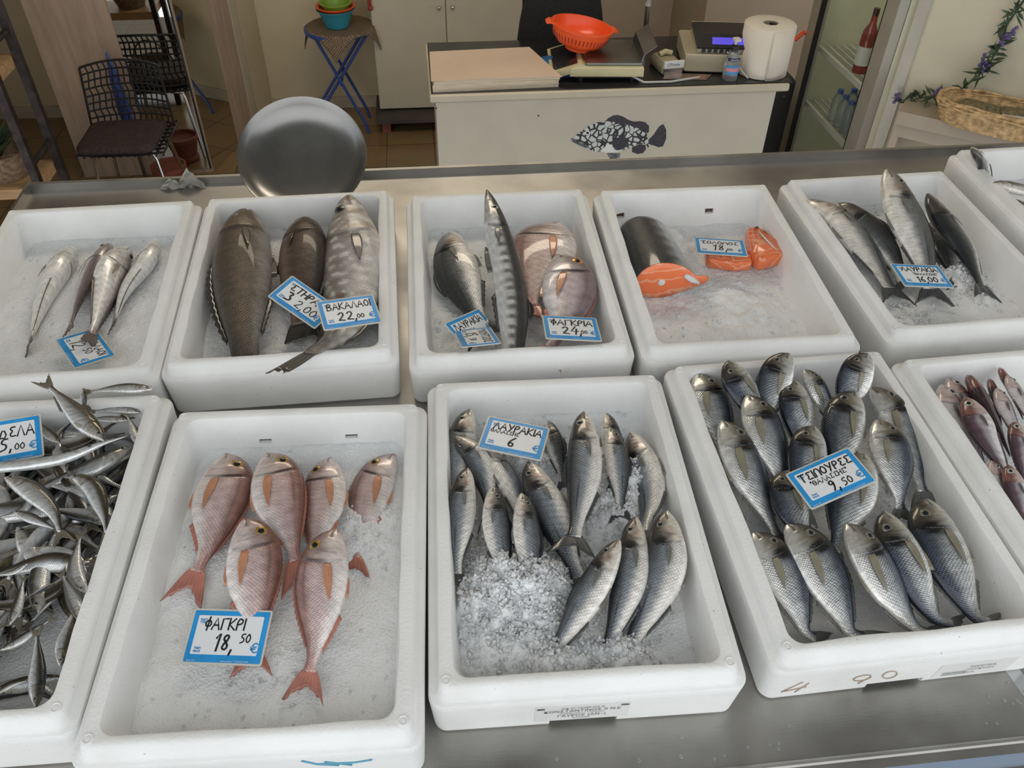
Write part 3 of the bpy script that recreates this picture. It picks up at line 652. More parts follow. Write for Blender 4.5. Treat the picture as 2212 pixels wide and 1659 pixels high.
# dark clutter behind the roll and an orange grip
r = empty('dark_case', (1.98, 3.25, FZ), 'dark case standing between counter and fridge', 'case')
gobj('body', G().box((1.80, 3.05, FZ), (2.06, 3.4, .22), bev=.02), M['black'], r)
gobj('shelf_board', G().box((1.80, 2.9, -.25), (2.12, 3.04, -.22)), M['shelfgrey'], r)
p = wp(1738, 78, 1, 3.35); g = G().tube([(p[0]-.05, 3.35, p[2]-.02), (p[0]-.01, 3.35, p[2]+.02), (p[0]+.04, 3.35, p[2])], .012)
o = gobj('orange_grip', g, M['orange']); tag(o, 'orange plastic grip on the dark case by the fridge', 'grip'); gobj('stem', G().tube([(p[0]+.01, 3.35, .22), (p[0]+.01, 3.35, p[2]+.01)], .006), M['black'], o)
o.name = 'hand_brush'; o['label'] = 'orange-handled brush standing on the dark case by the fridge'; o['category'] = 'brush'

# glass-door drinks fridge facing left
FX, FY0, FY1 = 2.2, 2.52, 3.34
r = empty('drinks_fridge', (FX+.3, (FY0+FY1)/2, FZ), 'tall glass-door drinks fridge right of the counter', 'fridge')
gobj('cabinet', G().box((FX+.03, FY0, FZ), (FX+.62, FY0+.03, 1.3)).box((FX+.03, FY1-.03, FZ), (FX+.62, FY1, 1.3)).box((FX+.58, FY0+.03, FZ), (FX+.62, FY1-.03, 1.3)).box((FX+.03, FY0+.03, FZ), (FX+.58, FY1-.03, FZ+.15)).box((FX+.03, FY0+.03, 1.26), (FX+.58, FY1-.03, 1.3)), M['fridge_in'], r, smooth=False)
d = gobj('door', G().box((FX-.02, FY0, FZ+.1), (FX+.025, FY0+.11, 1.3)).box((FX-.02, FY1-.10, FZ+.1), (FX+.025, FY1, 1.3)).box((FX-.02, FY0+.11, FZ+.1), (FX+.025, FY1-.10, FZ+.16)), M['alu'], r, smooth=False)
gobj('pane', G().box((FX-.002, FY0+.11, FZ+.16), (FX+.008, FY1-.10, 1.3)), M['glass'], d, smooth=False)
gobj('gasket', G().box((FX-.021, FY0+.105, FZ+.16), (FX-.003, FY0+.112, 1.3)).box((FX-.024, FY1-.112, FZ+.16), (FX-.003, FY1-.098, 1.3)), M['black'], d, smooth=False)
gobj('handle', G().box((FX-.05, FY1-.04, .55), (FX-.02, FY1-.01, 1.0)), M['red'], d)
SH = (-.36, .0, .30, .72)
lamp('fridge_light', (FX+.3, 2.93, 1.2), (.3, .4), 1.6, (1, .95, .8))
def wire(z):
    g = G().box((FX+.05, FY0+.035, z-.028), (FX+.058, FY1-.035, z))
    for i in range(12): g.box((FX+.06+.042*i, FY0+.035, z-.006), (FX+.066+.042*i, FY1-.035, z))
    return g
for z in SH: gobj('wire_shelf', wire(z), M['shelfwhite'], r)
def wine(x, y, z, label):
    r = empty('wine_bottle', (x, y, z), label, 'bottle')
    gobj('glass_body', G().lathe([(0, 0), (.035, 0), (.037, .005), (.037, .17), (.033, .2), (.016, .235), (.0135, .3), (0, .3)], (x, y, z), 20), M['wine'], r, smooth=50)
    gobj('foil', G().lathe([(.0145, 0), (.0150, .055), (.0, .057)], (x, y, z+.25), 16), M['winecap'], r)
    gobj('label_band', G().lathe([(.0376, .04), (.0378, .04), (.0378, .13), (.0376, .13)], (x, y, z), 20), M['labelw'], r)
wine(FX+.11, 2.92, .30, 'pink wine bottle standing in front on the middle fridge shelf')
wine(FX+.20, 2.86, .30, 'pink wine bottle behind the front one on the middle fridge shelf')
proto = None
for i in range(3):
    for j in range(4):
        x, y = FX+.10+.075*i, 2.80+.075*j
        if proto is None:
            r0 = empty('water_bottle', (x, y, SH[1]), 'small water bottle with blue cap on the lower fridge shelf', 'bottle', 'blue-capped water bottles in the fridge')
            gobj('bottle_body', G().lathe([(0, 0), (.028, 0), (.03, .004), (.03, .11), (.02, .14), (.012, .155), (0, .155)], (x, y, SH[1]), 16), M['water'], r0, smooth=50)
            gobj('cap', G().lathe([(0, 0), (.0155, 0), (.0155, .018), (0, .019)], (x, y, SH[1]+.15), 14), M['bluecap'], r0)
            proto = r0
        else:
            q = proto.copy(); COL.objects.link(q); q.location = (x, y, SH[1])
            for ch in proto.children:
                k = ch.copy(); COL.objects.link(k); k.parent = q

# oblique cream wall at right with a grey shelf unit, garland and basket
A = Vector((2.27, 2.49, 0)); D = Vector((.79, -.613, 0)).normalized(); Nn = Vector((-D.y, D.x, 0))*-1
def ob(s, n, z): return tuple(A+D*s+Nn*n+Vector((0, 0, z)))
def obox(s0, s1, n0, n1, z0, z1): return G().loft([[ob(s0, n0, z), ob(s1, n0, z), ob(s1, n1, z), ob(s0, n1, z)] for z in (z0, z1)], True, True)
struct(gobj('wall_right', obox(-.02, 2.6, -.1, 0, FZ, 2.8), M['wall_r'], smooth=False))
struct(gobj('trim_2', obox(-.02, .03, 0, .012, FZ, 2.8), M['alu'], smooth=False))
GS0 = .06; GZ = .36
r = empty('grey_shelf_unit', ob(.8, .2, FZ), 'warm grey low shelf unit along the right wall', 'shelf unit')
gobj('top_board', obox(GS0, 2.2, .004, .18, GZ-.06, GZ), M['shelfgrey'], r, smooth=False)
gobj('end_panel', obox(GS0, GS0+.03, .004, .16, FZ, GZ-.061), M['shelfgrey'], r, smooth=False)
gobj('front_rail', obox(GS0+.03, 2.2, .13, .16, GZ-.12, GZ-.061), M['shelfgrey'], r, smooth=False)
gobj('inner_back', obox(GS0+.03, 2.2, .004, .02, FZ, GZ-.061), M['shelfgrey'], r, smooth=False)
gobj('lower_board', obox(GS0+.03, 2.2, .02, .15, -.2, -.17), M['shelfgrey'], r, smooth=False)
# lavender garland: hangs on the wall and trails over the shelf
rg = random.Random(9); gl = G(); gs = G(); GF = []
px_path = [(1945, 222), (1985, 212), (2030, 205), (2075, 195), (2105, 170), (2130, 150), (2150, 115), (2165, 90), (2175, 55), (2195, 25), (2205, -15)]
def wallpt(px, py, n=.03):
    w = _RT @ ray(px, py); o = A+Nn*n; t = ((o-Vector(CW)).dot(Nn))/Vector(w).dot(Nn); return Vector(CW)+Vector(w)*t
path = [wallpt(*q) for q in px_path]
gs.tube(path, .004, 6)
for i in range(130):
    t = rg.uniform(0, len(path)-1.001); k = int(t); c = path[k].lerp(path[k+1], t-k)
    d = Vector((rg.uniform(-1, 1), rg.uniform(-1, 1), rg.uniform(-.8, 1))); d -= Nn*min(0, d.dot(Nn)); d.normalize()
    w = d.cross(Nn).normalized(); l = rg.uniform(.035, .075); ww = rg.uniform(.004, .008)
    p = [c, c+d*l*.5+w*ww, c+d*l, c+d*l*.5-w*ww]; th = Nn*.002
    gl.add([tuple(x) for x in p]+[tuple(x+th) for x in p], [(0, 1, 2, 3), (7, 6, 5, 4), (0, 4, 5, 1), (1, 5, 6, 2), (2, 6, 7, 3), (3, 7, 4, 0)])
for q in ((1938, 210), (1957, 232), (2025, 200), (2128, 145), (2122, 130), (2170, 85), (2185, 70)):
    c = wallpt(*q, .045); gf = G(); GF.append(gf)
    for k in range(6): gf.ball(tuple(c+Vector((rg.uniform(-.012, .012), rg.uniform(-.012, .012), k*.008-.02))), .008, 8)
r = gobj('stem', gs, M['leaf']); r.name = 'lavender_garland'; tag(r, 'green garland with lavender flowers trailing down the right wall', 'garland')
gobj('leaves', gl, M['leaf'], r, smooth=False); [gobj('lavender_flower', q, M['lav'], r) for q in GF]
# wicker tray basket with packages
bc = Vector(ob(.50, .145, GZ)); Dm = Matrix((D, Nn, Vector((0, 0, 1)))).transposed().to_4x4(); X = Matrix.Translation(bc) @ Dm
r = empty('wicker_tray', tuple(bc), 'long wicker basket full of herb packages on the grey shelf unit', 'basket')
def oval(a, b, z, n=44): return [(a*math.copysign(abs(math.cos(t))**.7, math.cos(t)), b*math.copysign(abs(math.sin(t))**.7, math.sin(t)), z) for t in np.linspace(0, 2*math.pi, n, endpoint=False)]
g = G().loft([oval(.01, .01, .006), oval(.262, .090, .004), oval(.28, .100, .03), oval(.296, .112, .08), oval(.290, .106, .08), oval(.27, .093, .03), oval(.25, .08, .012), oval(.01, .01, .012)], X=X)
for k in range(9):
    t = k/8; g.tube([(q[0]*(1+.010*math.sin(j*1.25+k*math.pi)), q[1]*(1+.018*math.sin(j*1.25+k*math.pi)), q[2]) for j, q in enumerate(oval(.268+.034*t, .093+.022*t, .008+.074*t, 61)+oval(.268+.034*t, .093+.022*t, .008+.074*t, 61)[:1])], .0062, 6, X)
gobj('basket_wall', g, M['wicker'], r, smooth=60)
g = G()
for k in range(5): g.tube([(q[0], q[1], q[2]+.004*math.sin(j*1.5+k*1.3)) for j, q in enumerate(oval(.304+.006*(k % 2), .114+.006*(k % 2), .078+.006*k, 45))], .006, 6, X)
gobj('woven_rim', g, M['wicker'], r)
for k, (s, n_, rot, m, lab) in enumerate(((-.13, 0, 10, 'herb', 'clear bag of dried herbs at the near end of the wicker tray'), (.03, .01, -14, 'bag', 'clear plastic packet in the middle of the wicker tray'), (.17, -.02, 25, 'green', 'green and white herb packet at the far end of the wicker tray'))):
    Y = X @ Matrix.Translation((s, n_, .062+.012*k)) @ Matrix.Rotation(math.radians(rot), 4, 'Z') @ Matrix.Rotation(.12, 4, 'X')
    pk = gobj('herb_packet', G().loft([rrect(-.09+i, -.06+i, .09-i, .06-i, .01, z, 3) for i, z in ((.012, 0), (0, .012), (.006, .022), (.03, .03))], True, True, Y), M['herb'] if k != 2 else M['green'], smooth=50); tag(pk, lab, 'packet')
    gobj('header_card', G().loft([rrect(-.09, .045, .09, .075, .003, z, 2) for z in (.014, .017)], True, True, Y), M['labelw'] if k else M['bag'], pk)
# ================================================================== steel counter
tb = empty('display_counter', T2W([(.5, .1, 0)])[0], 'stainless steel fish display counter under the foam boxes', 'counter')
TX0, TX1, TY0, TY1 = -.83, 2.6, -.60, .872
gobj('steel_top', G().box((TX0, TY0, -.03), (TX1, TY1, 0)), M['steel'], tb, smooth=False, table=True)
gobj('back_upstand', G().box((TX0, .861, 0), (TX1, .8658, .018)).box((TX0, .866, .015), (TX1, .871, .018)), M['steel'], tb, smooth=False, table=True)
gobj('side_upstand', G().box((TX0, -.58, 0), (TX0+.006, .865, .02)), M['steel'], tb, smooth=False, table=True)
gobj('front_rail', G().tube([(TX0, -.596, .001), (TX1, -.596, .001)], .005, 10).box((TX0, -.612, -.05), (TX1, -.600, .003)), M['steel'], tb, smooth=False, table=True)
gobj('apron', G().loft([[(x, y, z) for y, z in ((-.615, -.052), (-.613, -.075), (-.86, -.375), (-.875, -.36))] for x in (TX1, TX0)], True, True), M['blueskirt'], tb, smooth=False, table=True)['label'] = 'light blue front panel'
for x in (-.75, 1.0, 2.5):
    for y in (-.5, .8): gobj('leg', G().box((x-.02, y-.02, -.84), (x+.02, y+.02, -.03)), M['steel'], tb, smooth=False, table=True)
# water streaks left on the steel at the front
g = G(); rg = random.Random(3)
for k in range(60):
    x, y = (rg.uniform(.80, 1.02), rg.uniform(-.585, -.52)) if k < 42 else (rg.uniform(.2, 1.2), rg.uniform(-.585, -.54))
    g.ball((x, y, .0002), rg.uniform(.001, .0035), 8, sz=.35)
g.loft([[(.865+.012*t+s*.010, -.49-.09*t, z) for s in (-1, 1)] + [(.865+.012*t+s*.010, -.49-.09*t, 0) for s in (1, -1)] for t in np.linspace(0, 1, 8) for z in (.0008,)], True, True)
wd = gobj('water_drops', g, M['gel'], table=True); tag(wd, 'water drops on the steel in front of the sea bream box', 'water', kind='stuff')

# steel scale pan leaning at the back
c = np.array(wp(653, 334, 1, .745)); nrm = Vector((0.02, -.60, .80)).normalized(); xx = Vector((1, 0, 0)); xx = (xx-nrm*xx.dot(nrm)).normalized(); yy = nrm.cross(xx)
X = Matrix.Translation(c) @ Matrix((xx, yy, nrm)).transposed().to_4x4()
R = .139
g = G().lathe([(0, -.036), (R*.62, -.034), (R*.80, -.027), (R*.93, -.010), (R, 0), (R+.003, .002), (R+.004, -.001), (R*.95, -.014), (R*.82, -.031), (R*.62, -.039), (0, -.041)], (0, 0, 0), 72, X)
sp = gobj('scale_pan', g, M['steel_pan'], smooth=60); tag(sp, 'round worn steel scale pan leaning at the back of the counter', 'pan')

# ================================================================== foam boxes
BD = {  # x, y, yaw, width factor, length factor, extra height
'A1': (-.5659, .3531, .0212, 0, .0014, 0), 'A2': (-.1620, .3611, .0140, .0038, -.0097, .0023), 'A3': (.2588, .3456, -.0059, -.0047, -.0066, -.004),
'A4': (.6687, .3315, -.0088, .0051, -.0094, -.0027), 'A5': (1.1071, .3475, .0289, -.0034, -.0019, -.0031),
'B1': (-.5310, -.2287, -.0238, 0, .0055, .005), 'B2': (-.1257, -.2811, -.0399, .0102, .0036, .0033), 'B3': (.2793, -.2446, -.0307, -.0022, .0078, -.004),
'B4': (.6965, -.2351, .0174, -.007, .0088, 0), 'B5': (1.0995, -.2514, .0277, 0, 0, .0016), 'A6': (1.535, .405, .03, 0, .02, .018)}
BL = {'A1': 'left rear white foam box holding four hake', 'A2': 'rear white foam box holding two brown fish and a large grey fish', 'A3': 'rear white foam box with a long barracuda standing out of it',
'A4': 'rear white foam box with orange salmon pieces on ice', 'A5': 'rear white foam box with four large sea bass', 'A6': 'white foam box at the far right rear corner, higher than its neighbours',
'B1': 'front left white foam box heaped with sardines', 'B2': 'front white foam box with six pink fish', 'B3': 'front white foam box with sea bass half buried in crushed ice',
'B4': 'front white foam box crowded with silver sea bream', 'B5': 'front right white foam box with purplish whiting'}
L0, H0, HR, RX, RYB, RYF, IX, IY, BT = .5497, .0852, .0184, .0122, .0096, .0060, .0323, .0290, .004
BOX = {}
def bxf(k):
    x, y, yaw, dw, dl, dh = BD[k]; c, s = math.cos(yaw), math.sin(yaw)
    return lambda p: (x+c*p[0]-s*p[1], y+s*p[0]+c*p[1], p[2])
def build_box(k):
    x, y, yaw, dw, dl, dh = BD[k]; hw = .2*(1+dw); hl = L0/2*(1+dl); H = H0+dh; T = H+HR; fz = .02
    def R(dx, dyf, dyb, rr, z, wob=0):
        r = []
        pts = rrect(-hw+dx, -hl+dyf, hw-dx, hl-dyb, rr, z, 6); out = []
        n = len(pts)
        for i in range(n):                       # subdivide the straight runs so edges can wander a little
            a, b = pts[i], pts[(i+1) % n]; d = math.dist(a, b); m = max(1, int(d/.03))
            if d < .06: m = 1
            else: m = 12
            for j in range(m): out.append([a[0]+(b[0]-a[0])*j/m, a[1]+(b[1]-a[1])*j/m, z])
        if wob:
            for p in out:
                w = wob*(math.sin(p[0]*37+yaw*900+p[1]*21)+math.sin(p[1]*53-p[0]*29+x*9))*.5
                p[0] += w*(1 if p[0] < 0 else -1)*(abs(p[0])/hw); p[1] += w*(1 if p[1] < 0 else -1)*(abs(p[1])/hl)
        return [tuple(p) for p in out]
    b = BT
    rings = [R(b+.003, b+.003, b+.003, .014, 0), R(b, b, b, .017, .004), R(b*.55, b*.55, b*.55, .018, H*.45), R(b*.12, b*.12, b*.12, .019, H-.016), R(0, 0, 0, .019, H-.006), R(.0012, .0012, .0012, .019, H-.0012), R(.004, .004, .003, .018, H),
             R(RX-.004, RYF-.001, RYB-.002, .016, H+.0006), R(RX-.0008, RYF+.0030, RYB, .014, H+.004), R(RX+.0008, RYF+.007, RYB+.001, .013, T-.005),
             R(RX+.003, RYF+.011, RYB+.003, .012, T-.001), R(RX+.006, RYF+.014, RYB+.006, .012, T),
             R(IX-.003, IY-.003, IY-.003, .018, T, .0016), R(IX-.0008, IY-.0008, IY-.0008, .02, T-.0012, .002), R(IX+.0008, IY+.0008, IY+.0008, .021, T-.005, .002),
             R(IX+.005, IY+.005, IY+.005, .03, T-.04), R(IX+.010, IY+.010, IY+.010, .03, fz+.015), R(IX+.018, IY+.018, IY+.018, .03, fz+.003), R(IX+.03, IY+.03, IY+.03, .02, fz)]
    f = bxf(k); g = G().loft([[f(p) for p in r] for r in rings], True, True)
    v = T2W(g.v); base = T2W([(x, y, 0)])[0]
    o = mesh_obj('foam_box', v, g.f, M['foam'], None, 32, base)
    tag(o, BL[k], 'foam box', 'white polystyrene fish boxes'); BOX[k] = o
    # moulding marks on the rim corners
    for sx in (-1, 1):
        for sy in (-1, 1):
            c = f((sx*(hw-.023), sy*(hl-.022)+(.004 if sy < 0 else 0), T))
            gobj('moulding_mark', G().lathe([(.0065, -.0004), (.0068, .0008), (.0052, .0012), (.0048, .0003), (.003, .0002), (.0025, .0009), (.0, .001)], c, 16), M['foam'], o, table=True)
    return o
def cut(k, boxes):                               # cut notches and drain holes out of a box
    o = BOX[k]; f = bxf(k)
    for a, b in boxes:
        g = G().box(a, b); v = T2W([f(p) for p in g.v])
        c = mesh_obj('cutter', v, g.f, M['foam'], None, False)
        md = o.modifiers.new('cut', 'BOOLEAN'); md.object = c; md.solver = 'EXACT'
        dg = bpy.context.evaluated_depsgraph_get(); dg.update(); me = bpy.data.meshes.new_from_object(o.evaluated_get(dg))
        o.modifiers.clear(); o.data = me; bpy.data.objects.remove(c)
for k in BD: build_box(k)
M['hole_shade'] = mat('drain_shade_brown', (.09, .06, .045), .7)  # dark colour standing in for shade within the drain holes
cut('A4', [((-.150, .20, .044), (-.131, .30, .056)), ((.052, .20, .046), (.071, .30, .058))])
cut('B2', [((-.07, .20, .052), (-.05, .30, .060)), ((.068, .20, .055), (.088, .30, .063))])
cut('B3', [((-.048, -.30, -.01), (.040, -.22, .014))])
cut('B4', [((-.05, -.30, -.01), (.03, -.22, .014))])

def shade_plate(k, boxes):                              # brown plates that paint the shade inside the drain holes
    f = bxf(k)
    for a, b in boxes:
        g = G().box(a, b); mesh_obj('drain_hole_shade', [T2W(f(p)) for p in g.v], g.f, M['hole_shade'], BOX[k], False)
shade_plate('A4', [((-.1495, .2425, .0445), (-.1315, .262, .0555)), ((.0525, .2425, .0465), (.0705, .262, .0575))])
shade_plate('B2', [((-.0695, .2455, .0525), (-.0505, .262, .0595)), ((.0685, .2455, .0555), (.0875, .262, .0625))])
# ------------------------------------------------------------------ ice
def vnoise(n, m, cell, rg):
    a = rg.random((n//cell+3, m//cell+3)); yi = np.arange(n)/cell; xi = np.arange(m)/cell
    y0 = yi.astype(int); x0 = xi.astype(int); fy = ss(0, 1, yi-y0)[:, None]; fx = ss(0, 1, xi-x0)[None, :]
    return (a[y0][:, x0]*(1-fy)*(1-fx)+a[y0+1][:, x0]*fy*(1-fx)+a[y0][:, x0+1]*(1-fy)*fx+a[y0+1][:, x0+1]*fy*fx)
def chips(g, pts, rg, smin=.0022, smax=.0052):
    base = np.array([(0, 0, 1), (0, 0, -1), (1, 0, 0), (-1, 0, 0), (0, 1, 0), (0, -1, 0)], float)
    F = [(0, 2, 4), (0, 4, 3), (0, 3, 5), (0, 5, 2), (1, 4, 2), (1, 3, 4), (1, 5, 3), (1, 2, 5)]
    for p in pts:
        s = rg.uniform(smin, smax); q, _ = np.linalg.qr(rg.normal(size=(3, 3)))
        v = (base*rg.uniform(.45, 1.1, (6, 3))) @ q*s+rg.normal(size=(6, 3))*s*.12
        g.add((v+np.array(p)).tolist(), F)
def ice(k, level, slope, mounds, label, nch=120, seed=1, rough=.004, clump=()):
    x, y, yaw, dw, dl, dh = BD[k]; hw = .2*(1+dw)-IX-.004; hl = L0/2*(1+dl)-IY-.004; f = bxf(k); rg = np.random.default_rng(seed)
    n, m = 150, 110; Y = np.linspace(-hl, hl, n)[:, None]; Xx = np.linspace(-hw, hw, m)[None, :]
    Z = level+slope*Y/hl+0*Xx+rough*(vnoise(n, m, 22, rg)-.5)*2+rough*.8*(vnoise(n, m, 8, rg)-.5)+rough*.5*(vnoise(n, m, 3, rg)-.5)
    for mx, my, s, h in mounds:
        d2 = ((Xx-mx)**2+(Y-my)**2)/s**2; Z += h*np.exp(-d2)*(1+.5*(vnoise(n, m, 3, rg)-.5)+.5*(vnoise(n, m, 7, rg)-.5))
    ex = np.minimum(1, (hw-np.abs(Xx))/.012)*np.minimum(1, (hl-np.abs(Y))/.012); Z = Z+(ex-1)*.004
    v = [f((Xx[0, j], Y[i, 0], Z[i, j])) for i in range(n) for j in range(m)]
    fs = [(i*m+j, i*m+j+1, (i+1)*m+j+1, (i+1)*m+j) for i in range(n-1) for j in range(m-1)]
    o = mesh_obj('crushed_ice', T2W(v), fs, M['ice'], None, True, T2W([(x, y, .02)])[0]); tag(o, label, 'ice', kind='stuff')
    g = G(); pts = []
    for _ in range(nch):
        i, j = rg.integers(4, n-4), rg.integers(4, m-4); pts.append(f((Xx[0, j], Y[i, 0], Z[i, j]+.001)))
    for cx, cy, s, cnt in clump:
        for _ in range(cnt):
            px, py = rg.normal(cx, s), rg.normal(cy, s*1.1)
            if abs(px) > hw-.006 or abs(py) > hl-.006: continue
            j = int((px+hw)/(2*hw)*(m-1)); i = int((py+hl)/(2*hl)*(n-1)); pts.append(f((px, py, Z[i, j]+rg.uniform(-.002, .006))))
    chips(g, pts, rg)
    gobj('ice_chips', g, M['chip'], o, smooth=False, table=True)
    return o
def loc(k, px, py, z=.06):
    x, y, yaw = BD[k][:3]; p = tp(px, py, z); c, s = math.cos(-yaw), math.sin(-yaw); dx, dy = p[0]-x, p[1]-y
    return c*dx-s*dy, s*dx+c*dy
def mp(k, lst): return [(*loc(k, a, b), s, h) for a, b, s, h in lst]
ice('A1', .036, .004, [], 'smooth crushed ice bed under the four hake', 60, 1, .003)
ice('A2', .040, .004, mp('A2', [(590, 760, .04, .01)]), 'crushed ice bed under the brown fish', 90, 2, .004)
ice('A3', .030, .003, mp('A3', [(960, 690, .05, .018), (960, 540, .04, .012)]), 'crushed ice bed in the barracuda box', 90, 3, .004)
ice('A4', .024, 0, mp('A4', [(1600, 660, .12, .010), (1480, 700, .06, .008)]), 'crushed ice bed under the salmon pieces', 110, 4, .004)
ice('A5', .036, .004, mp('A5', [(2090, 590, .045, .022), (1960, 680, .04, .012), (2130, 640, .05, .010)]), 'crushed ice around the tails of the large sea bass', 150, 5, .004, [(*loc('A5', 2085, 585), .026, 330), (*loc('A5', 1980, 675), .03, 120)])
ice('B2', .046, .003, mp('B2', [(780, 1130, .05, .012), (430, 1180, .05, .006)]), 'smooth crushed ice bed under the six pink fish', 70, 6, .0035, [(*loc('B2', 770, 1150), .03, 90), (*loc('B2', 560, 1440), .04, 60)])
ice('B3', .036, .006, mp('B3', [(1060, 1290, .065, .042), (1170, 1270, .05, .034), (1110, 1240, .05, .02), (1400, 1020, .04, .036), (1330, 1080, .05, .024), (1150, 985, .035, .03), (1120, 1400, .07, .02), (1320, 1425, .045, .030), (1195, 1432, .035, .030), (1390, 1405, .03, .022)]),
    'heap of coarse crushed ice half burying the sea bass', 300, 7, .004,
    [(*loc('B3', 1080, 1270), .052, 2700), (*loc('B3', 1180, 1250), .042, 1200), (*loc('B3', 1410, 1010), .026, 800), (*loc('B3', 1330, 1090), .03, 450), (*loc('B3', 1150, 980), .026, 500), (*loc('B3', 1310, 1432), .024, 260), (*loc('B3', 1200, 1432), .018, 130), (*loc('B3', 1385, 1400), .014, 90), (*loc('B3', 1120, 1400), .06, 350)])
ice('B4', .026, .002, mp('B4', [(1960, 1090, .04, .012)]), 'thin crushed ice in the sea bream box', 80, 8, .003, [(*loc('B4', 1970, 1080), .03, 80), (*loc('B4', 1650, 1120), .03, 60)])
ice('B5', .036, 0, [], 'crushed ice under the purplish whiting', 40, 9, .003)
ice('A6', .05, 0, [], 'crushed ice in the far right rear box', 40, 10, .003)
ice('B1', .022, 0, [], 'ice and water under the sardines', 20, 12, .002)

# ================================================================== fish
def P(*a): return np.array(a, float).reshape(-1, 2)
PROF = {  # top, bottom, half thickness against u (nose -> tail root), in standard lengths
 'bream': (P(0,.005, .025,.065, .07,.115, .15,.165, .26,.192, .4,.192, .55,.165, .7,.115, .85,.06, .94,.042, 1,.048),
           P(0,-.016, .025,-.045, .07,-.078, .15,-.115, .26,-.142, .4,-.158, .55,-.145, .7,-.10, .85,-.052, .94,-.038, 1,-.045),
           P(0,.012, .04,.034, .12,.062, .28,.082, .45,.078, .65,.055, .85,.026, 1,.010)),
 'porgy': (P(0,.01, .03,.07, .08,.125, .16,.17, .26,.192, .4,.188, .55,.155, .7,.105, .85,.055, .94,.038, 1,.045),
           P(0,-.015, .03,-.04, .08,-.075, .16,-.115, .26,-.15, .4,-.17, .55,-.158, .7,-.105, .85,-.05, .94,-.036, 1,-.042),
           P(0,.014, .04,.038, .12,.068, .28,.085, .45,.08, .65,.055, .85,.026, 1,.010)),
 'bass': (P(0,.008, .03,.036, .09,.070, .18,.092, .28,.108, .42,.118, .58,.105, .72,.080, .86,.050, .94,.042, 1,.046),
          P(0,-.016, .03,-.036, .09,-.064, .18,-.088, .28,-.107, .42,-.12, .58,-.108, .72,-.078, .86,-.047, .94,-.040, 1,-.044),
          P(0,.012, .05,.034, .14,.056, .28,.074, .45,.074, .65,.055, .85,.026, 1,.010)),
 'hake': (P(0,.01, .03,.036, .10,.062, .22,.080, .38,.080, .55,.066, .72,.046, .88,.026, 1,.022),
          P(0,-.012, .03,-.034, .10,-.064, .22,-.090, .38,-.094, .55,-.070, .72,-.046, .88,-.025, 1,-.021),
          P(0,.02, .05,.045, .14,.066, .28,.074, .45,.066, .65,.046, .85,.022, 1,.010)),
 'stout': (P(0,.02, .03,.06, .09,.11, .18,.15, .30,.175, .45,.18, .6,.16, .75,.125, .88,.09, 1,.075),
           P(0,-.02, .03,-.055, .09,-.10, .18,-.145, .30,-.175, .45,-.182, .6,-.165, .75,-.125, .88,-.088, 1,-.072),
           P(0,.03, .05,.07, .14,.105, .28,.12, .45,.115, .65,.085, .85,.045, 1,.018)),
 'bigcod': (P(0,.03, .03,.07, .09,.105, .18,.14, .30,.165, .45,.175, .6,.155, .75,.11, .88,.062, 1,.035),
           P(0,-.03, .03,-.06, .09,-.095, .18,-.145, .30,-.185, .45,-.19, .6,-.165, .75,-.11, .88,-.06, 1,-.034),
           P(0,.04, .05,.075, .14,.10, .28,.12, .45,.115, .65,.085, .85,.04, 1,.014)),
 'barracuda': (P(0,.0, .05,.018, .12,.034, .2,.048, .3,.058, .45,.064, .62,.066, .8,.062, .92,.05, 1,.045),
           P(0,-.008, .05,-.022, .12,-.036, .2,-.050, .3,-.058, .45,-.064, .62,-.066, .8,-.06, .92,-.048, 1,-.042),
           P(0,.006, .05,.018, .14,.036, .28,.050, .45,.055, .7,.052, .9,.035, 1,.02)),
 'sardine': (P(0,.004, .05,.034, .12,.060, .25,.086, .42,.096, .6,.080, .78,.05, .92,.026, 1,.026),
           P(0,-.01, .05,-.036, .12,-.066, .25,-.10, .42,-.112, .6,-.09, .78,-.052, .92,-.025, 1,-.024),
           P(0,.008, .05,.03, .14,.048, .28,.058, .45,.056, .7,.036, .9,.016, 1,.007)),
 'garfish': (P(0,.001, .10,.006, .2,.016, .26,.022, .4,.027, .6,.028, .8,.022, .95,.012, 1,.012),
           P(0,-.003, .10,-.010, .2,-.020, .26,-.025, .4,-.030, .6,-.031, .8,-.024, .95,-.012, 1,-.012),
           P(0,.002, .10,.006, .2,.014, .3,.02, .6,.02, .9,.01, 1,.005)),
 'whiting': (P(0,.012, .04,.042, .12,.068, .22,.082, .38,.086, .55,.072, .72,.05, .88,.026, 1,.022),
           P(0,-.014, .04,-.042, .12,-.074, .22,-.096, .38,-.105, .55,-.08, .72,-.05, .88,-.026, 1,-.022),
           P(0,.018, .05,.046, .14,.064, .28,.07, .45,.062, .65,.045, .85,.022, 1,.010))}
def prof(a, u): 
    # smooth interpolation through the control values
    x, y = a[:, 0], a[:, 1]; d = np.gradient(y, x); i = np.clip(np.searchsorted(x, u, 'right')-1, 0, len(x)-2)
    h = x[i+1]-x[i]; t = np.clip((u-x[i])/h, 0, 1)
    return y[i]*(1+2*t)*(1-t)**2+d[i]*h*t*(1-t)**2+y[i+1]*t*t*(3-2*t)+d[i+1]*h*t*t*(t-1)
def noise2(u, s, seed, fu, fs):
    r = np.random.default_rng(seed); o = 0
    for k in range(4):
        a, b, c, d = r.uniform(-1, 1, 4); o = o+np.sin(u*fu*(1.2+a)*(1+k*.7)+b*9+s*fs*c*(1+k*.6)+d*7)
    return o/4
